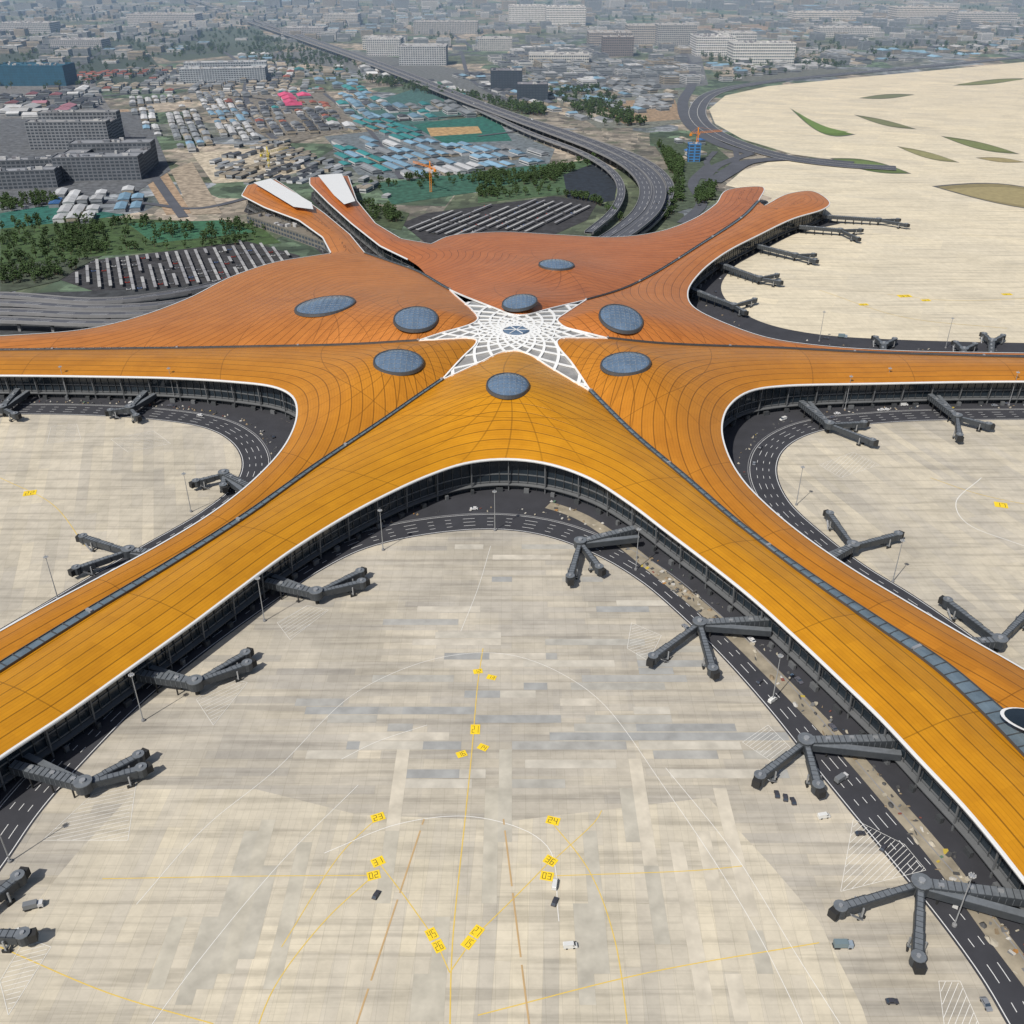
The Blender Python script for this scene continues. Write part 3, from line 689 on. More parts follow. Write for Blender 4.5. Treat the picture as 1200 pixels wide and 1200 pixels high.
def place(me,name,xy,rz,z=.12,s=1):
    o=bpy.data.objects.new(name,me); scn.collection.objects.link(o); o.location=(xy[0],xy[1],z); o.rotation_euler=(0,0,rz); o.scale=(s,s,s)
def along(P,cnt,offs,sgn):
    R,_=resample(np.array(P),2); n=normals(R)*sgn
    for _ in range(cnt):
        i=random.randrange(4,len(R)-4); d=R[i+1]-R[i]; p=R[i]+n[i]*random.choice(offs); a=math.atan2(d[1],d[0])+random.choice((0,math.pi))
        k=random.random()
        if k<.7: place(random.choice(cars),'parked_car',p,a)
        elif k<.85: place(vans[0],'service_van',p,a)
        else: place(random.choice(trucks),'service_truck',p,a)
along(RF,12,(-3,19,22),side(RF)); along(RL,24,(14,19,22,25),side(RL)); along(RR,20,(14,19,22,25),side(RR)); along(RU,10,(3,6,9),side(RU))
for (u,v,k,r) in [(40,1064,'t',.3),(987,1110,'t2',0),(985,915,'t',.6),(910,932,'c',1.5),(920,936,'c',1.4),(929,940,'c',1.6),(965,958,'v',.2),(1035,995,'c',.8),(1008,978,'c',.1),(1045,1175,'c',0),(668,1110,'v',.1),(441,1050,'c',1.2),(650,1058,'c',1.2),(650,1038,'v',1.4),(20,1095,'v',.5),(10,1040,'t1',.2),(1120,1060,'v',1),(905,822,'v',.7),(890,800,'c',.8)]:
    me={'t':trucks[0],'t1':trucks[1],'t2':trucks[2],'c':cars[1],'v':vans[0]}[k]
    place(me,{'c':'parked_car','v':'service_van'}.get(k,'service_truck'),G2(u,v),r,s=.85)
# ------------------------------------------------------------------ airfield islands (grass)
gi=MB(); gr=(0.10,0.16,0.04); br=(0.24,0.20,0.10)
def lens(u1,v1,u2,v2,h,bend,col):
    P=[]; 
    for t in np.linspace(0,1,14): P.append((u1+(u2-u1)*t, v1+(v2-v1)*t - math.sin(math.pi*t)*(h/2-bend)))
    for t in np.linspace(1,0,14)[1:-1]: P.append((u1+(u2-u1)*t, v1+(v2-v1)*t + math.sin(math.pi*t)*(h/2+bend)))
    Q=[G2(*p) for p in P]; fill(gi,Q,0.12,0,col)
    c=np.mean(Q,0); fill(gi,[c+(q-c)*1.07 for q in Q],0.09,0,(0.10,0.10,0.10)); 
    fill(gi,[c+(q-c)*np.array([.93,.75]) for q in Q],0.16,0,tuple(x*1.35 for x in col))
lens(928,128,1000,157,9,9,gr);lens(1003,135,1072,151,6,1,(.13,.14,.07));lens(1105,160,1192,180,8,1,(0.13,0.15,0.06));lens(1053,172,1122,190,7,1,(.2,.19,.09))
lens(1098,219,1290,250,24,-4,br);lens(1008,115,1070,111,5,0,(.12,.13,.07));lens(1120,100,1200,92,5,0,(0.14,.15,.06));lens(975,186,1065,203,12,0,(0.10,.14,.05));lens(1145,185,1200,190,5,0,br);lens(1230,120,1330,100,7,0,br)
gi.obj('grass_island',[M['vcol']],col=True)
# ------------------------------------------------------------------ city parcels
pc=MB()
def parcel(poly,col,z): fill(pc,[G2(*p) for p in poly],z,0,col)
TE=(0.025,0.15,0.12); GRN=(0.06,0.11,0.035); SO=(0.42,0.30,0.20); SA=(0.58,0.50,0.38)
par=[([(0,262),(120,255),(300,262),(330,285),(120,300),(0,312)],GRN),([(0,250),(60,240),(150,252),(60,262),(0,268)],TE),
([(150,262),(260,258),(300,272),(180,285)],(0.04,0.15,0.08)),([(120,130),(150,128),(225,250),(195,252)],SO),([(225,180),(340,170),(360,200),(300,212),(250,215)],SA),
([(380,160),(560,140),(650,175),(640,200),(520,215),(420,205)],(0.17,0.20,0.22)),([(480,145),(580,135),(600,165),(520,168)],TE),([(400,130),(500,100),(560,130),(470,150)],(0.06,0.15,0.14)),
([(500,150),(560,148),(565,156),(505,160)],(0.50,0.33,0.16)),([(560,205),(640,195),(700,185),(712,200),(700,225),(640,230),(560,238)],(0.07,0.13,0.06)),
([(660,205),(700,190),(725,205),(720,235),(690,240),(665,232)],(0.02,0.03,0.045)),([(440,215),(640,192),(660,200),(560,225),(460,240)],(0.04,0.13,0.09)),
([(470,262),(500,250),(650,230),(700,238),(688,258),(650,275),(500,286)],(0.045,0.045,0.05)),([(70,328),(110,305),(290,283),(352,300),(325,322),(240,338),(120,345)],(0.05,0.05,0.055)),
([(0,345),(200,338),(350,310),(330,330),(200,390),(0,392)],(0.055,0.06,0.065)),([(0,60),(160,45),(200,95),(60,110),(0,110)],(0.055,0.08,0.06)),([(0,100),(110,95),(130,130),(0,150)],(0.2,0.2,0.2)),
([(640,110),(800,105),(820,140),(760,150),(700,150)],(0.2,0.21,0.18)),([(700,120),(790,115),(800,140),(730,145)],(0.36,0.26,0.17)),([(760,160),(830,165),(860,190),(820,240),(790,250),(790,205)],(0.08,0.11,0.07)),
([(380,225),(480,250),(470,270),(430,262)],(0.07,0.1,0.05)),([(0,140),(170,130),(200,200),(160,225),(0,240)],(0.14,0.15,0.165)),([(130,45),(300,30),(330,60),(200,72)],(0.08,0.11,0.08)),([(640,90),(820,60),(830,100),(700,112)],(0.17,0.18,0.19)),
([(280,62),(420,60),(640,100),(600,125),(430,85)],(0.16,0.17,0.17)),([(250,110),(380,105),(420,150),(330,170),(290,150)],(0.22,0.20,0.17)),([(720,36),(900,28),(900,40),(740,50)],(.35,.26,.18)),([(830,92),(960,76),(1000,84),(880,96)],(.16,.17,.15)),([(200,200),(225,190),(260,250),(225,252)],(.4,.33,.25)),([(0,312),(120,300),(100,310),(68,330),(0,345)],(.07,.09,.06))]
for i,(p,c) in enumerate(par): parcel(p,c,0.04+0.015*i)
pc.obj('city_ground_parcels',[vcol('parcel_surface',.95,.3)],col=True)
st=MB()
streets=[([(-50,92),(60,100),(120,130),(215,255)],12),([(0,118),(130,112),(290,95),(420,85)],14),([(330,60),(290,95),(300,140),(370,200)],12),([(0,240),(160,238),(230,245),(300,230)],10),
([(420,85),(560,60),(800,35),(1200,20)],18),([(800,60),(812,95),(800,122),(812,150),(850,172),(880,180)],22),([(830,195),(812,215),(822,240),(800,262)],14),([(880,180),(840,195),(825,210)],16),([(640,100),(720,90),(830,72)],14),([(0,32),(200,22),(500,20),(900,6)],22),([(560,160),(640,150)],8),([(120,60),(60,100)],10),
([(862,176),(862,190),(842,202),(828,192),(838,178)],9),([(540,60),(560,100),(640,135)],10),([(380,110),(430,150),(470,210)],8),([(0,75),(150,66),(330,58)],14),([(250,110),(330,120),(380,145),(560,135)],9),([(900,40),(1000,30),(1300,26)],16),([(150,20),(260,60),(300,95)],12),([(500,20),(560,60)],12)]
for k,(p,w) in enumerate(streets): ribbon(st,catmull([G2(*q) for q in p],15),w,0.60+.025*k,step=12)
st.obj('city_streets',[M['asphalt_old']])
# ------------------------------------------------------------------ expressway
def viaduct(px,w,z,name):
    P=np.array(catmull([G2(*q,z) for q in px],15)); R,_=resample(P,14); n=normals(R); mb=MB()
    for i in range(len(R)-1):
        def q(i,o,zz): return (*(R[i]+n[i]*o),zz)
        mb.add([q(i,-w/2,z),q(i+1,-w/2,z),q(i+1,w/2,z),q(i,w/2,z)],[(0,1,2,3)],0)
        mb.add([q(i,-w/2,z-1.8),q(i,w/2,z-1.8),q(i+1,w/2,z-1.8),q(i+1,-w/2,z-1.8)],[(0,1,2,3)],1)
        for s in (-1,1):
            mb.beam(q(i,s*(w/2+.2),z-.4),q(i+1,s*(w/2+.2),z-.4),0.5,2.8,1)
        for o in (-w/6,w/6):
            if i%2: mb.add([q(i,o-.12,z+.04),q(i+1,o-.12,z+.04),q(i+1,o+.12,z+.04),q(i,o+.12,z+.04)],[(0,1,2,3)],2)
        if i%2==0: mb.box((*R[i],(z-1.8)/2),(2.2,2.2,z-1.8),0,1); mb.box((*R[i],z-2.6),(w*.7,2,1.6),math.atan2(n[i][1],n[i][0]),1)
    mb.obj(name,[M['deck'],M['parapet'],M['white']])
    return R,n
ex=[(200,-5),(270,18),(330,38),(400,62),(470,88),(540,116),(600,138),(650,156),(700,175),(738,195),(757,218),(752,245),(728,268),(690,292)]
e1=viaduct(ex,17,13,'elevated_expressway'); e2=viaduct([(u+14 if u>600 else u+9,v-1) for u,v in ex],17,13.6,'elevated_expressway')
for (R,n),z in ((e1,13.05),(e2,13.65)):
    for _ in range(14):
        i=random.randrange(3,len(R)-3); d=R[i+1]-R[i]; place(random.choice(cars+vans),'car_on_expressway',R[i]+n[i]*random.choice((-5,0,5)),math.atan2(d[1],d[0]),z)
viaduct([(560,128),(620,155),(680,178),(716,200),(728,222),(718,248),(690,272)],9,9,'elevated_ramp')
viaduct([(600,134),(680,160),(750,185),(783,212),(780,240),(755,268),(730,282)],9,7,'elevated_ramp')
for k,(a,b_,c_) in enumerate([(345,352,340),(354,360,352),(364,368,362),(374,378,372)]):
    viaduct([(-150,a+2),(0,a),(120,b_),(220,c_),(300,320 if k<2 else 335)],9,7+k,'elevated_ramp')
# ------------------------------------------------------------------ parking lots with solar canopies
pk=MB(); 
def parking(poly,ang,sp,seg):
    P=[G2(*p) for p in poly]; A=np.array(P); c0=A.mean(0); L=np.ptp(A,axis=0).max()
    d=np.array([math.cos(ang),math.sin(ang)]); q=np.array([-d[1],d[0]])
    for k in np.arange(-L,L,sp):
        for t in np.arange(-L,L,seg):
            p0=c0+q*k+d*t
            ok=inpoly(np.array([p0-d*seg*.4,p0+d*seg*.4]),P).all()
            if ok and random.random()<.95:
                pk.box((*p0,3.2),(seg*.92,2.8,.3),ang,0,random.choice([(0.32,0.32,0.325),(.26,.26,.27),(.38,.38,.375)]),bottom=True)
                for e in (-.35,0,.35): pk.box((*(p0+d*seg*e),1.9),(.3,.3,2.2),ang,0,(0.3,0.3,0.3))
                for e in np.arange(-.4,.4,3.0/seg):
                    if random.random()<.12:
                        pc_=p0+d*seg*e+q*sp*.45; col=random.choice([(.5,.5,.5),(.06,.06,.06),(.25,.25,.27),(.3,.05,.04),(.1,.15,.3)])
                        pk.box((*pc_,1.0),(1.8,4.3,.7),ang,0,col); pk.box((*pc_,1.55),(1.6,2.2,.5),ang,0,(.05,.06,.07))
parking([(470,264),(500,252),(650,232),(698,239),(686,258),(650,273),(500,285)],math.radians(62),12,50)
parking([(70,332),(108,306),(290,284),(350,300),(325,322),(240,338),(120,345)],math.radians(112),9.5,20)
pk.obj('parking_canopies',[M['vcol']],col=True)
# ------------------------------------------------------------------ sheds / blocks
def shed(mb,c,w,l,h,rz,roof,wall,pitch=True):
    ca,sa=math.cos(rz),math.sin(rz)
    def tr(x,y,z): return (c[0]+x*ca-y*sa,c[1]+x*sa+y*ca,z)
    x,y=w/2,l/2; rh=h+(min(w,l)*.14 if pitch else 0)
    vs=[tr(-x,-y,0),tr(x,-y,0),tr(x,y,0),tr(-x,y,0),tr(-x,-y,h),tr(x,-y,h),tr(x,y,h),tr(-x,y,h)]
    mb.add(vs,[(0,1,5,4),(1,2,6,5),(2,3,7,6),(3,0,4,7)],0,wall)
    if h>5:
        nf=int(h/3.6)
        for k in range(nf):
            z0=1.2+k*3.6; 
            for (a,b) in (((-x*.94,-y-.06),(x*.94,-y-.06)),((x+.06,-y*.94),(x+.06,y*.94)),((-x-.06,y*.94),(-x-.06,-y*.94))):
                mb.add([tr(*a,z0),tr(*b,z0),tr(*b,z0+1.7),tr(*a,z0+1.7)],[(0,1,2,3)],0,(.06,.075,.09))
    if pitch:
        if w>l: mb.add([tr(-x-.4,-y-.4,h),tr(x+.4,-y-.4,h),tr(x+.4,0,rh),tr(-x-.4,0,rh),tr(x+.4,y+.4,h),tr(-x-.4,y+.4,h)],[(0,1,2,3),(3,2,4,5),(1,4,2),(0,3,5)],0,roof)
        else: mb.add([tr(-x-.4,-y-.4,h),tr(-x-.4,y+.4,h),tr(0,y+.4,rh),tr(0,-y-.4,rh),tr(x+.4,y+.4,h),tr(x+.4,-y-.4,h)],[(0,3,2,1),(3,5,4,2),(0,5,3),(1,2,4)],0,roof)
    else:
        mb.add([tr(-x,-y,h),tr(x,-y,h),tr(x,y,h),tr(-x,y,h)],[(0,1,2,3)],0,roof)
        for _ in range(2):
            px,py=random.uniform(-.6,.6)*x,random.uniform(-.6,.6)*y; q=tr(px,py,h+.9); mb.box(q,(w*.15,l*.15,1.8),rz,0,tuple(k*.8 for k in roof))
        for (a,b) in (((-x,-y),(x,-y)),((x,-y),(x,y)),((x,y),(-x,y)),((-x,y),(-x,-y))): mb.beam(tr(*a,h+.4),tr(*b,h+.4),.5,.8,0); mb.c[-6:]=[wall]*6
BL=(.05,.17,.42); LB=(.20,.34,.46); WH=(.52,.53,.54); GR=(.24,.26,.28); TQ=(.04,.24,.25); RD=(.30,.10,.07); PK=(.58,.08,.18); TN=(.34,.30,.24); DG=(.09,.10,.12); GN=(.05,.16,.10)
def zone(name,poly,cell,size,hh,pal,dens,rz,pitch=True,jit=.10,gap=.22):
    P=[G2(*p) for p in poly]; A=np.array(P); lo,hi=A.min(0),A.max(0); mb=MB(); c0=A.mean(0); L=np.linalg.norm(hi-lo)
    ca,sa=math.cos(rz),math.sin(rz)
    I,J=np.meshgrid(np.arange(-L/2,L/2,cell[0]),np.arange(-L/2,L/2,cell[1]),indexing='ij')
    X=I+rng.uniform(-jit,jit,I.shape)*cell[0]; Y=J+rng.uniform(-jit,jit,I.shape)*cell[1]
    Q=np.stack([c0[0]+(X*ca-Y*sa).ravel(),c0[1]+(X*sa+Y*ca).ravel()],1); ins=inpoly(Q,P)
    blk=rng.random((I.shape[0]//5+1,I.shape[1]//4+1))
    for i in range(I.shape[0]):
        for j in range(I.shape[1]):
            p=Q[i*I.shape[1]+j]
            if not ins[i*I.shape[1]+j]: continue
            bd=blk[i//5,j//4]
            if (i%5==4 and cell[0]<40) and bd<.6: continue      # lanes between compounds
            if random.random()>dens*(1.0 if bd>gap else .15): continue
            bc=pal[int(bd*97)%len(pal)]
            col=bc if random.random()<.78 else random.choice(pal); k=random.uniform(.75,1.05)*(.75+.4*((bd*31)%1)); s=random.uniform(.85,1.05)
            w_,l_=size[0]*s,size[1]*s*random.choice((1,1,.6))
            shed(mb,p,w_,l_,random.uniform(*hh),rz+(1.5708 if (bd*13)%1<.18 and cell[0]>0.8*cell[1] else 0),tuple(min(.8,q*k) for q in col),random.choice([WH,GR,TN,GR]),pitch)
    mb.obj(name,[M['vcol']],col=True)
zone('workers_camp_sheds',[(150,118),(280,108),(300,165),(225,180),(165,150)],(15,42),(11,36),(3,7),[WH,GR,TN,GR,WH,DG,LB],.92,.35)
zone('blue_roof_sheds',[(380,150),(440,135),(520,170),(640,178),(640,198),(520,210),(400,200)],(17,56),(14,48),(3.5,6),[LB,WH,LB,GR,TQ,LB],.94,.5,True,.05,.1)
zone('workshop_sheds',[(400,105),(520,98),(580,135),(470,152),(380,150)],(26,52),(20,44),(4,8),[TQ,GR,WH,LB,TQ,GN,DG],.85,.3)
zone('construction_camp_sheds',[(230,178),(330,165),(420,205),(460,235),(380,215),(260,215)],(13,26),(9,21),(2.6,6),[WH,TN,GR,GR,TN,DG],.8,-.3)
zone('site_office_cabins',[(60,225),(160,218),(180,250),(70,262)],(16,44),(13,36),(4,7),[BL,WH,LB,BL],.85,.25,True,.05,.1)
zone('village_houses',[(80,90),(200,78),(330,75),(380,110),(290,108),(140,112)],(24,34),(16,26),(4,9),[GR,WH,TN,RD,DG],.8,.15)
zone('village_houses',[(250,112),(380,105),(400,150),(340,165),(290,150)],(20,32),(14,26),(3,8),[GR,WH,TN,RD,TQ,DG],.85,.3)
zone('workshop_sheds',[(280,66),(410,66),(470,92),(560,125),(520,98),(400,104),(300,82)],(34,48),(24,38),(4,10),[GR,WH,TQ,LB,DG,TN],.8,.25)
zone('depot_buildings',[(560,70),(640,55),(800,60),(820,95),(760,108),(640,100)],(50,64),(36,50),(6,16),[WH,GR,LB,WH,(.2,.22,.26),DG],.8,.2,False)
zone('industrial_sheds',[(520,88),(620,90),(700,90),(790,105),(780,130),(700,145),(640,130)],(28,40),(21,33),(4,8),[TN,WH,GR,LB,DG],.75,.4)
zone('industrial_sheds',[(830,78),(1000,62),(1200,50),(1200,60),(960,82),(850,95)],(40,50),(28,38),(4,12),[TN,WH,GR,LB,DG],.6,.2)
zone('industrial_sheds',[(0,110),(110,105),(120,128),(0,140)],(30,40),(22,32),(4,10),[GR,WH,DG,(.3,.12,.14)],.7,.2)
zone('distant_town_blocks',[(-100,75),(-100,10),(500,10),(1300,10),(1300,48),(960,78),(820,60),(560,60),(420,50),(280,50),(130,75)],(62,80),(42,58),(6,24),[WH,GR,GR,TN,LB,DG,(.15,.17,.2)],.6,.1,False,.2,.3)
zone('distant_town_blocks',[(-100,14),(-100,-14),(1300,-14),(1300,12)],(140,180),(80,110),(10,50),[WH,GR,GR,LB,DG],.45,.1,False,.3,.3)
zone('pink_roof_hall',[(330,116),(368,112),(374,126),(338,130)],(34,50),(31,46),(6,8),[PK,PK],1,.3)
zone('pink_roof_hall',[(10,128),(80,122),(90,134),(20,140)],(34,50),(30,44),(6,8),[(.42,.2,.25),WH],.9,.1)
zone('roadside_cabins',[(790,165),(822,160),(828,180),(800,190)],(14,20),(10,15),(3,8),[BL,WH,TN],.8,.2)
# ------------------------------------------------------------------ named large buildings
def office(name,u0,u1,v,depth,h,floors,wall,roofc=(.36,.36,.36),court=False,skew=0,glass=(.05,.065,.085)):
    a=G2(u0,v); b=G2(u1,v+skew); w=np.linalg.norm(b-a); rz=math.atan2(b[1]-a[1],b[0]-a[0]); ca,sa=math.cos(rz),math.sin(rz); mb=MB()
    def tr(x,y,z): return (a[0]+x*ca-y*sa,a[1]+x*sa+y*ca,z)
    def block(x0,y0,x1,y1,h,fl):
        mb.add([tr(x0,y0,0),tr(x1,y0,0),tr(x1,y1,0),tr(x0,y1,0),tr(x0,y0,h),tr(x1,y0,h),tr(x1,y1,h),tr(x0,y1,h)],[(0,1,5,4),(1,2,6,5),(2,3,7,6),(3,0,4,7),(4,5,6,7)],0,wall)
        fh=h/fl
        for (p,q) in (((x0,y0),(x1,y0)),((x1,y0),(x1,y1)),((x0,y1),(x0,y0)),((x1,y1),(x0,y1))):
            L=math.hypot(q[0]-p[0],q[1]-p[1]); nb=max(2,int(L/6)); dx,dy=(q[0]-p[0])/L,(q[1]-p[1])/L; nx,ny=dy*.08,-dx*.08
            for f in range(fl):
                for k in range(nb):
                    s0=(k+.14)*L/nb; s1=(k+.86)*L/nb; z0=f*fh+fh*.25; z1=f*fh+fh*.82
                    mb.add([tr(p[0]+dx*s0+nx,p[1]+dy*s0+ny,z0),tr(p[0]+dx*s1+nx,p[1]+dy*s1+ny,z0),tr(p[0]+dx*s1+nx,p[1]+dy*s1+ny,z1),tr(p[0]+dx*s0+nx,p[1]+dy*s0+ny,z1)],[(0,1,2,3)],0,glass)
            mb.beam(tr(*p,h+.6),tr(*q,h+.6),.6,1.2,0); mb.c[-6:]=[wall]*6
        mb.add([tr(x0+.5,y0+.5,h+.05),tr(x1-.5,y0+.5,h+.05),tr(x1-.5,y1-.5,h+.05),tr(x0+.5,y1-.5,h+.05)],[(0,1,2,3)],0,roofc)
        for _ in range(max(3,int((x1-x0)*(y1-y0)/300))):
            x=random.uniform(x0+4,max(x0+5,x1-4)); y=random.uniform(y0+4,max(y0+5,y1-4)); hh=random.uniform(1.5,4)
            mb.box(tr(x,y,h+hh/2),(random.uniform(2,9),random.uniform(2,6),hh),rz,0,random.choice([wall,(.45,.45,.45),(.2,.2,.22)]))
    if court:
        t=min(w,depth)*.28; block(0,0,w,t,h,floors); block(0,depth-t,w,depth,h*1.15,floors); block(0,t,t,depth-t,h*.9,floors); block(w-t,t,w,depth-t,h*.9,floors)
    else: block(0,0,w,depth,h,floors)
    mb.obj(name,[M['vcol']],col=True)
DK=(.15,.165,.19)
office('office_complex',66,166,213,110,30,7,DK,(.24,.25,.27),True,-2)
office('office_complex',-90,68,226,80,22,5,DK,(.27,.28,.30),True,-6)
office('office_tower',36,130,176,80,40,9,(.22,.235,.26),(.3,.3,.3),True,-1)
office('office_building',212,312,98,130,30,7,(.38,.42,.46),(.48,.48,.48),True,-2)
office('office_building',430,470,66,100,44,9,(.55,.56,.57)); office('office_building',468,523,77,90,46,9,(.46,.48,.50))
office('office_building',425,450,58,60,34,6,(.55,.55,.53)); office('hotel_block',575,612,108,60,42,9,(.03,.045,.065),(.2,.2,.22)); office('hotel_block',606,642,118,50,30,6,(.03,.045,.065),(.2,.2,.22))
office('office_building',596,640,26,140,60,8,(.66,.66,.66)); office('office_building',640,686,30,140,66,8,(.68,.68,.68))
office('office_building',690,740,58,110,46,7,(.36,.33,.31)); office('office_building',735,775,52,90,54,8,(.42,.4,.38)); office('office_building',770,815,54,90,60,10,(.4,.4,.4)); office('office_building',706,742,66,60,50,8,(.22,.19,.18))
office('office_building',815,860,66,120,50,8,(.70,.70,.70)); office('office_building',858,930,75,80,50,7,(.70,.70,.69)); office('office_building',840,885,58,80,46,6,(.6,.6,.6))
office('warehouse_building',620,690,75,80,22,3,(.6,.6,.58)); office('netted_building',0,78,101,70,42,8,(.012,.085,.15),(.015,.10,.16),glass=(.01,.07,.12)); office('office_building',930,1010,26,120,36,5,(.6,.58,.55)); office('office_building',1050,1120,24,120,50,6,(.6,.58,.55)); office('office_building',485,560,40,80,40,6,(.4,.4,.4))
office('office_building',330,380,44,80,30,5,(.4,.4,.42)); office('office_building',60,120,58,80,26,5,(.4,.4,.42)); office('office_building',150,230,30,110,40,6,(.45,.45,.47)); office('office_building',560,600,60,80,34,6,(.5,.5,.5))
office('office_building',0,60,40,100,36,6,(.42,.43,.45)); office('office_building',380,420,30,100,40,7,(.5,.5,.5)); office('office_building',1120,1190,30,110,44,6,(.5,.5,.5)); office('office_building',960,1030,44,90,30,5,(.55,.55,.55))
office('site_office',806,820,190,14,24,6,(.05,.2,.45),(.3,.3,.3)); office('transport_centre',290,388,262,30,9,2,(.18,.17,.15),(.2,.18,.15),False,35)
def crane(u,v,h,ang,col=(.75,.25,.02)):
    c=G2(u,v); mb=MB(); w=1.1
    for sx in (-w,w):
        for sy in (-w,w): mb.beam((c[0]+sx,c[1]+sy,0),(c[0]+sx,c[1]+sy,h),.4,.4)
    for z in np.arange(0,h-3,3):
        mb.beam((c[0]-w,c[1]-w,z),(c[0]+w,c[1]-w,z+3),.25,.25); mb.beam((c[0]+w,c[1]-w,z),(c[0]+w,c[1]+w,z+3),.25,.25); mb.beam((c[0]-w,c[1]+w,z),(c[0]-w,c[1]-w,z+3),.25,.25)
    d=np.array([math.cos(ang),math.sin(ang)]); mb.beam((*c,h),(*c,h+8),1.4,1.4)
    for t in np.arange(-14,42,4):
        a=c+d*t;b=c+d*(t+4); mb.beam((*a,h),(*b,h),.5,.4); mb.beam((*a,h+2),(*b,h+2),.3,.3) ; mb.beam((*a,h),(*b,h+2),.25,.25)
    mb.beam((*c,h+8),(*(c+d*36),h+2),.15,.15); mb.beam((*c,h+8),(*(c-d*13),h+1),.15,.15); mb.box((*(c-d*12),h-1.5),(3,2.4,3),ang)
    mb.box((c[0]+1.8,c[1],h-1),(2,2,2.4),ang)
    mb.obj('tower_crane',[simple('crane_paint',col,.5)])
crane(815,188,38,.4); crane(505,225,30,2.2); crane(316,200,24,1.0,(.7,.55,.05))
# ------------------------------------------------------------------ trees
def tree_proto(seed):
    r=random.Random(seed); V=[];Fs=[];Cs=[]
    def seg(a,b,r1,r2):
        o=len(V)
        for p,rr in ((a,r1),(b,r2)):
            for k in range(4):
                t=k*math.pi/2; V.append((p[0]+rr*math.cos(t),p[1]+rr*math.sin(t),p[2]))
        for k in range(4): Fs.append((o+k,o+(k+1)%4,o+4+(k+1)%4,o+4+k)); Cs.append((.10,.07,.045))
    seg((0,0,0),(0,0,3.2),.28,.18)
    for _ in range(3):
        t=r.uniform(0,6.3); seg((0,0,2.6),(1.5*math.cos(t),1.5*math.sin(t),4.8),.14,.05)
    for _ in range(30):
        t=r.uniform(0,6.3); q=r.random()**.5*2.5; z=3.0+r.random()*4.6; q*=1-abs(z-5)/4.6*.6
        s=r.uniform(.5,1.0); k=r.uniform(.45,1.4); c=(.045*k,.085*k,.022*k); o=len(V)
        cx,cy=q*math.cos(t),q*math.sin(t)
        for d in ((1,0,0),(-.5,.87,0),(-.5,-.87,0),(0,0,1),(0,0,-1)):
            V.append((cx+d[0]*s*r.uniform(.7,1.3),cy+d[1]*s*r.uniform(.7,1.3),z+d[2]*s*r.uniform(.5,1.1)))
        for f in ((0,1,3),(1,2,3),(2,0,3),(1,0,4),(2,1,4),(0,2,4)): Fs.append(tuple(o+i for i in f)); Cs.append(c)
    return np.array(V),Fs,Cs
protos=[tree_proto(i) for i in range(4)]
def woods(name,polys,cnt,sc=(.8,1.5)):
    mb=MB()
    for poly in polys:
        P=[G2(*p) for p in poly]; A=np.array(P); lo,hi=A.min(0),A.max(0); k=0; tries=0
        cl=rng.uniform(lo,hi,(16,2)); sp=float(np.mean(hi-lo))*.05
        while k<cnt and tries<cnt*12:
            tries+=1; p=rng.uniform(lo,hi) if random.random()<.4 else cl[random.randrange(16)]+rng.normal(0,max(12,sp),2)
            if not inpoly(p,P)[0]: continue
            V,Fs,Cs=random.choice(protos); s=random.uniform(*sc); t=random.uniform(0,6.3); ca,sa=math.cos(t),math.sin(t)
            X=V[:,0]*ca-V[:,1]*sa; Y=V[:,0]*sa+V[:,1]*ca; o=len(mb.v)
            mb.v.extend(np.stack([X*s+p[0],Y*s+p[1],V[:,2]*s],1).tolist()); mb.f.extend([tuple(i+o for i in f) for f in Fs]); mb.m.extend([0]*len(Fs)); mb.c.extend(Cs); k+=1
    mb.obj(name,[M['leaf']],col=True)
woods('roadside_trees',[[(0,262),(120,256),(300,264),(330,284),(120,298),(0,310)],[(560,210),(640,198),(700,186),(705,195),(660,203),(640,228),(560,236)],[(770,170),(800,190),(800,240),(775,262),(790,215)]],300)
woods('roadside_trees',[[(380,228),(470,250),(470,262),(430,258)],[(640,225),(700,236),(730,262),(700,240),(650,228)],[(0,235),(60,228),(70,240),(0,250)],[(815,225),(840,215),(835,235),(815,245)],[(430,212),(560,205),(640,200),(560,216),(440,226)],[(0,312),(110,302),(70,328),(0,340)]],80)
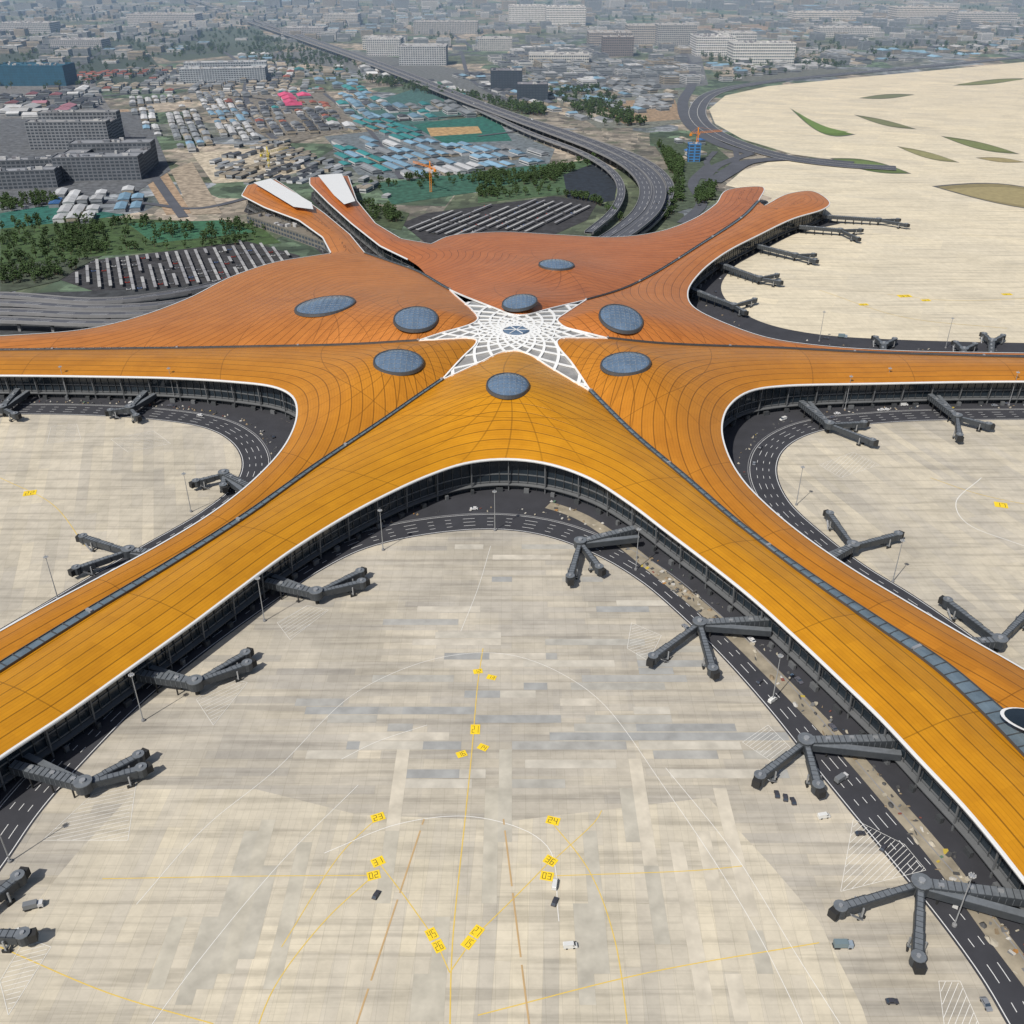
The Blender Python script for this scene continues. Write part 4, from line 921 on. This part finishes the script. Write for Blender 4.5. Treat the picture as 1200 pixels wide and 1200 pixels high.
woods('distant_woods',[[(0,62),(160,46),(200,90),(60,108),(0,108)],[(130,46),(300,32),(330,60),(200,72)],[(640,110),(700,105),(760,148),(700,148)],[(420,90),(640,130),(640,140),(430,98)],[(300,40),(430,80),(400,100),(290,70)],[(820,62),(960,60),(1000,78),(840,98)]],260,(1.2,2.2))
woods('distant_woods',[[(-100,50),(-100,5),(600,5),(600,50)],[(600,50),(600,4),(1300,4),(1300,60),(960,80)]],600,(1.4,2.6))
# ------------------------------------------------------------------ haze bank over the distant city
mb=MB(); mb.box((0,10000,95),(26000,16800,188),0,0,bottom=True)
m=bpy.data.materials.new('haze'); m.use_nodes=True; nt=m.node_tree
for q in list(nt.nodes):
    if q.type!='OUTPUT_MATERIAL': nt.nodes.remove(q)
out=[q for q in nt.nodes][0]; vs_=nt.nodes.new('ShaderNodeVolumeScatter'); vs_.inputs['Color'].default_value=(.46,.68,1,1); vs_.inputs['Density'].default_value=0.00014; vs_.inputs['Anisotropy'].default_value=0.0
nt.links.new(vs_.outputs[0],out.inputs['Volume']); mb.obj('haze',[m])
# ------------------------------------------------------------------ light + camera
sd=Vector((-0.40,-0.50,0.76)).normalized()
el=math.asin(sd.z); az=math.atan2(sd.x,sd.y)
w=bpy.data.worlds.new('World'); scn.world=w; w.use_nodes=True; nt=w.node_tree
bg=nt.nodes['Background']; sk_=nt.nodes.new('ShaderNodeTexSky'); sk_.sky_type='NISHITA'; sk_.sun_disc=False; sk_.sun_elevation=el; sk_.sun_rotation=az
sk_.dust_density=2.0; sk_.air_density=1.0; nt.links.new(sk_.outputs[0],bg.inputs[0]); bg.inputs[1].default_value=0.09
sl=bpy.data.lights.new('sun','SUN'); sl.energy=4.4; sl.angle=math.radians(0.6); sl.color=(1,.955,.88)
so=bpy.data.objects.new('sun',sl); scn.collection.objects.link(so); so.rotation_euler=sd.to_track_quat('Z','Y').to_euler()
cam=bpy.data.cameras.new('camera'); cam.sensor_width=36; cam.lens=36*F/1200; cam.clip_end=60000; cam.clip_start=1
co=bpy.data.objects.new('camera',cam); scn.collection.objects.link(co); co.location=(0,0,H); co.rotation_euler=(math.pi/2-TH,0,0); scn.camera=co
scn.view_settings.view_transform='Standard'; scn.view_settings.look='None'; scn.view_settings.exposure=0
print('objects',len(bpy.data.objects))
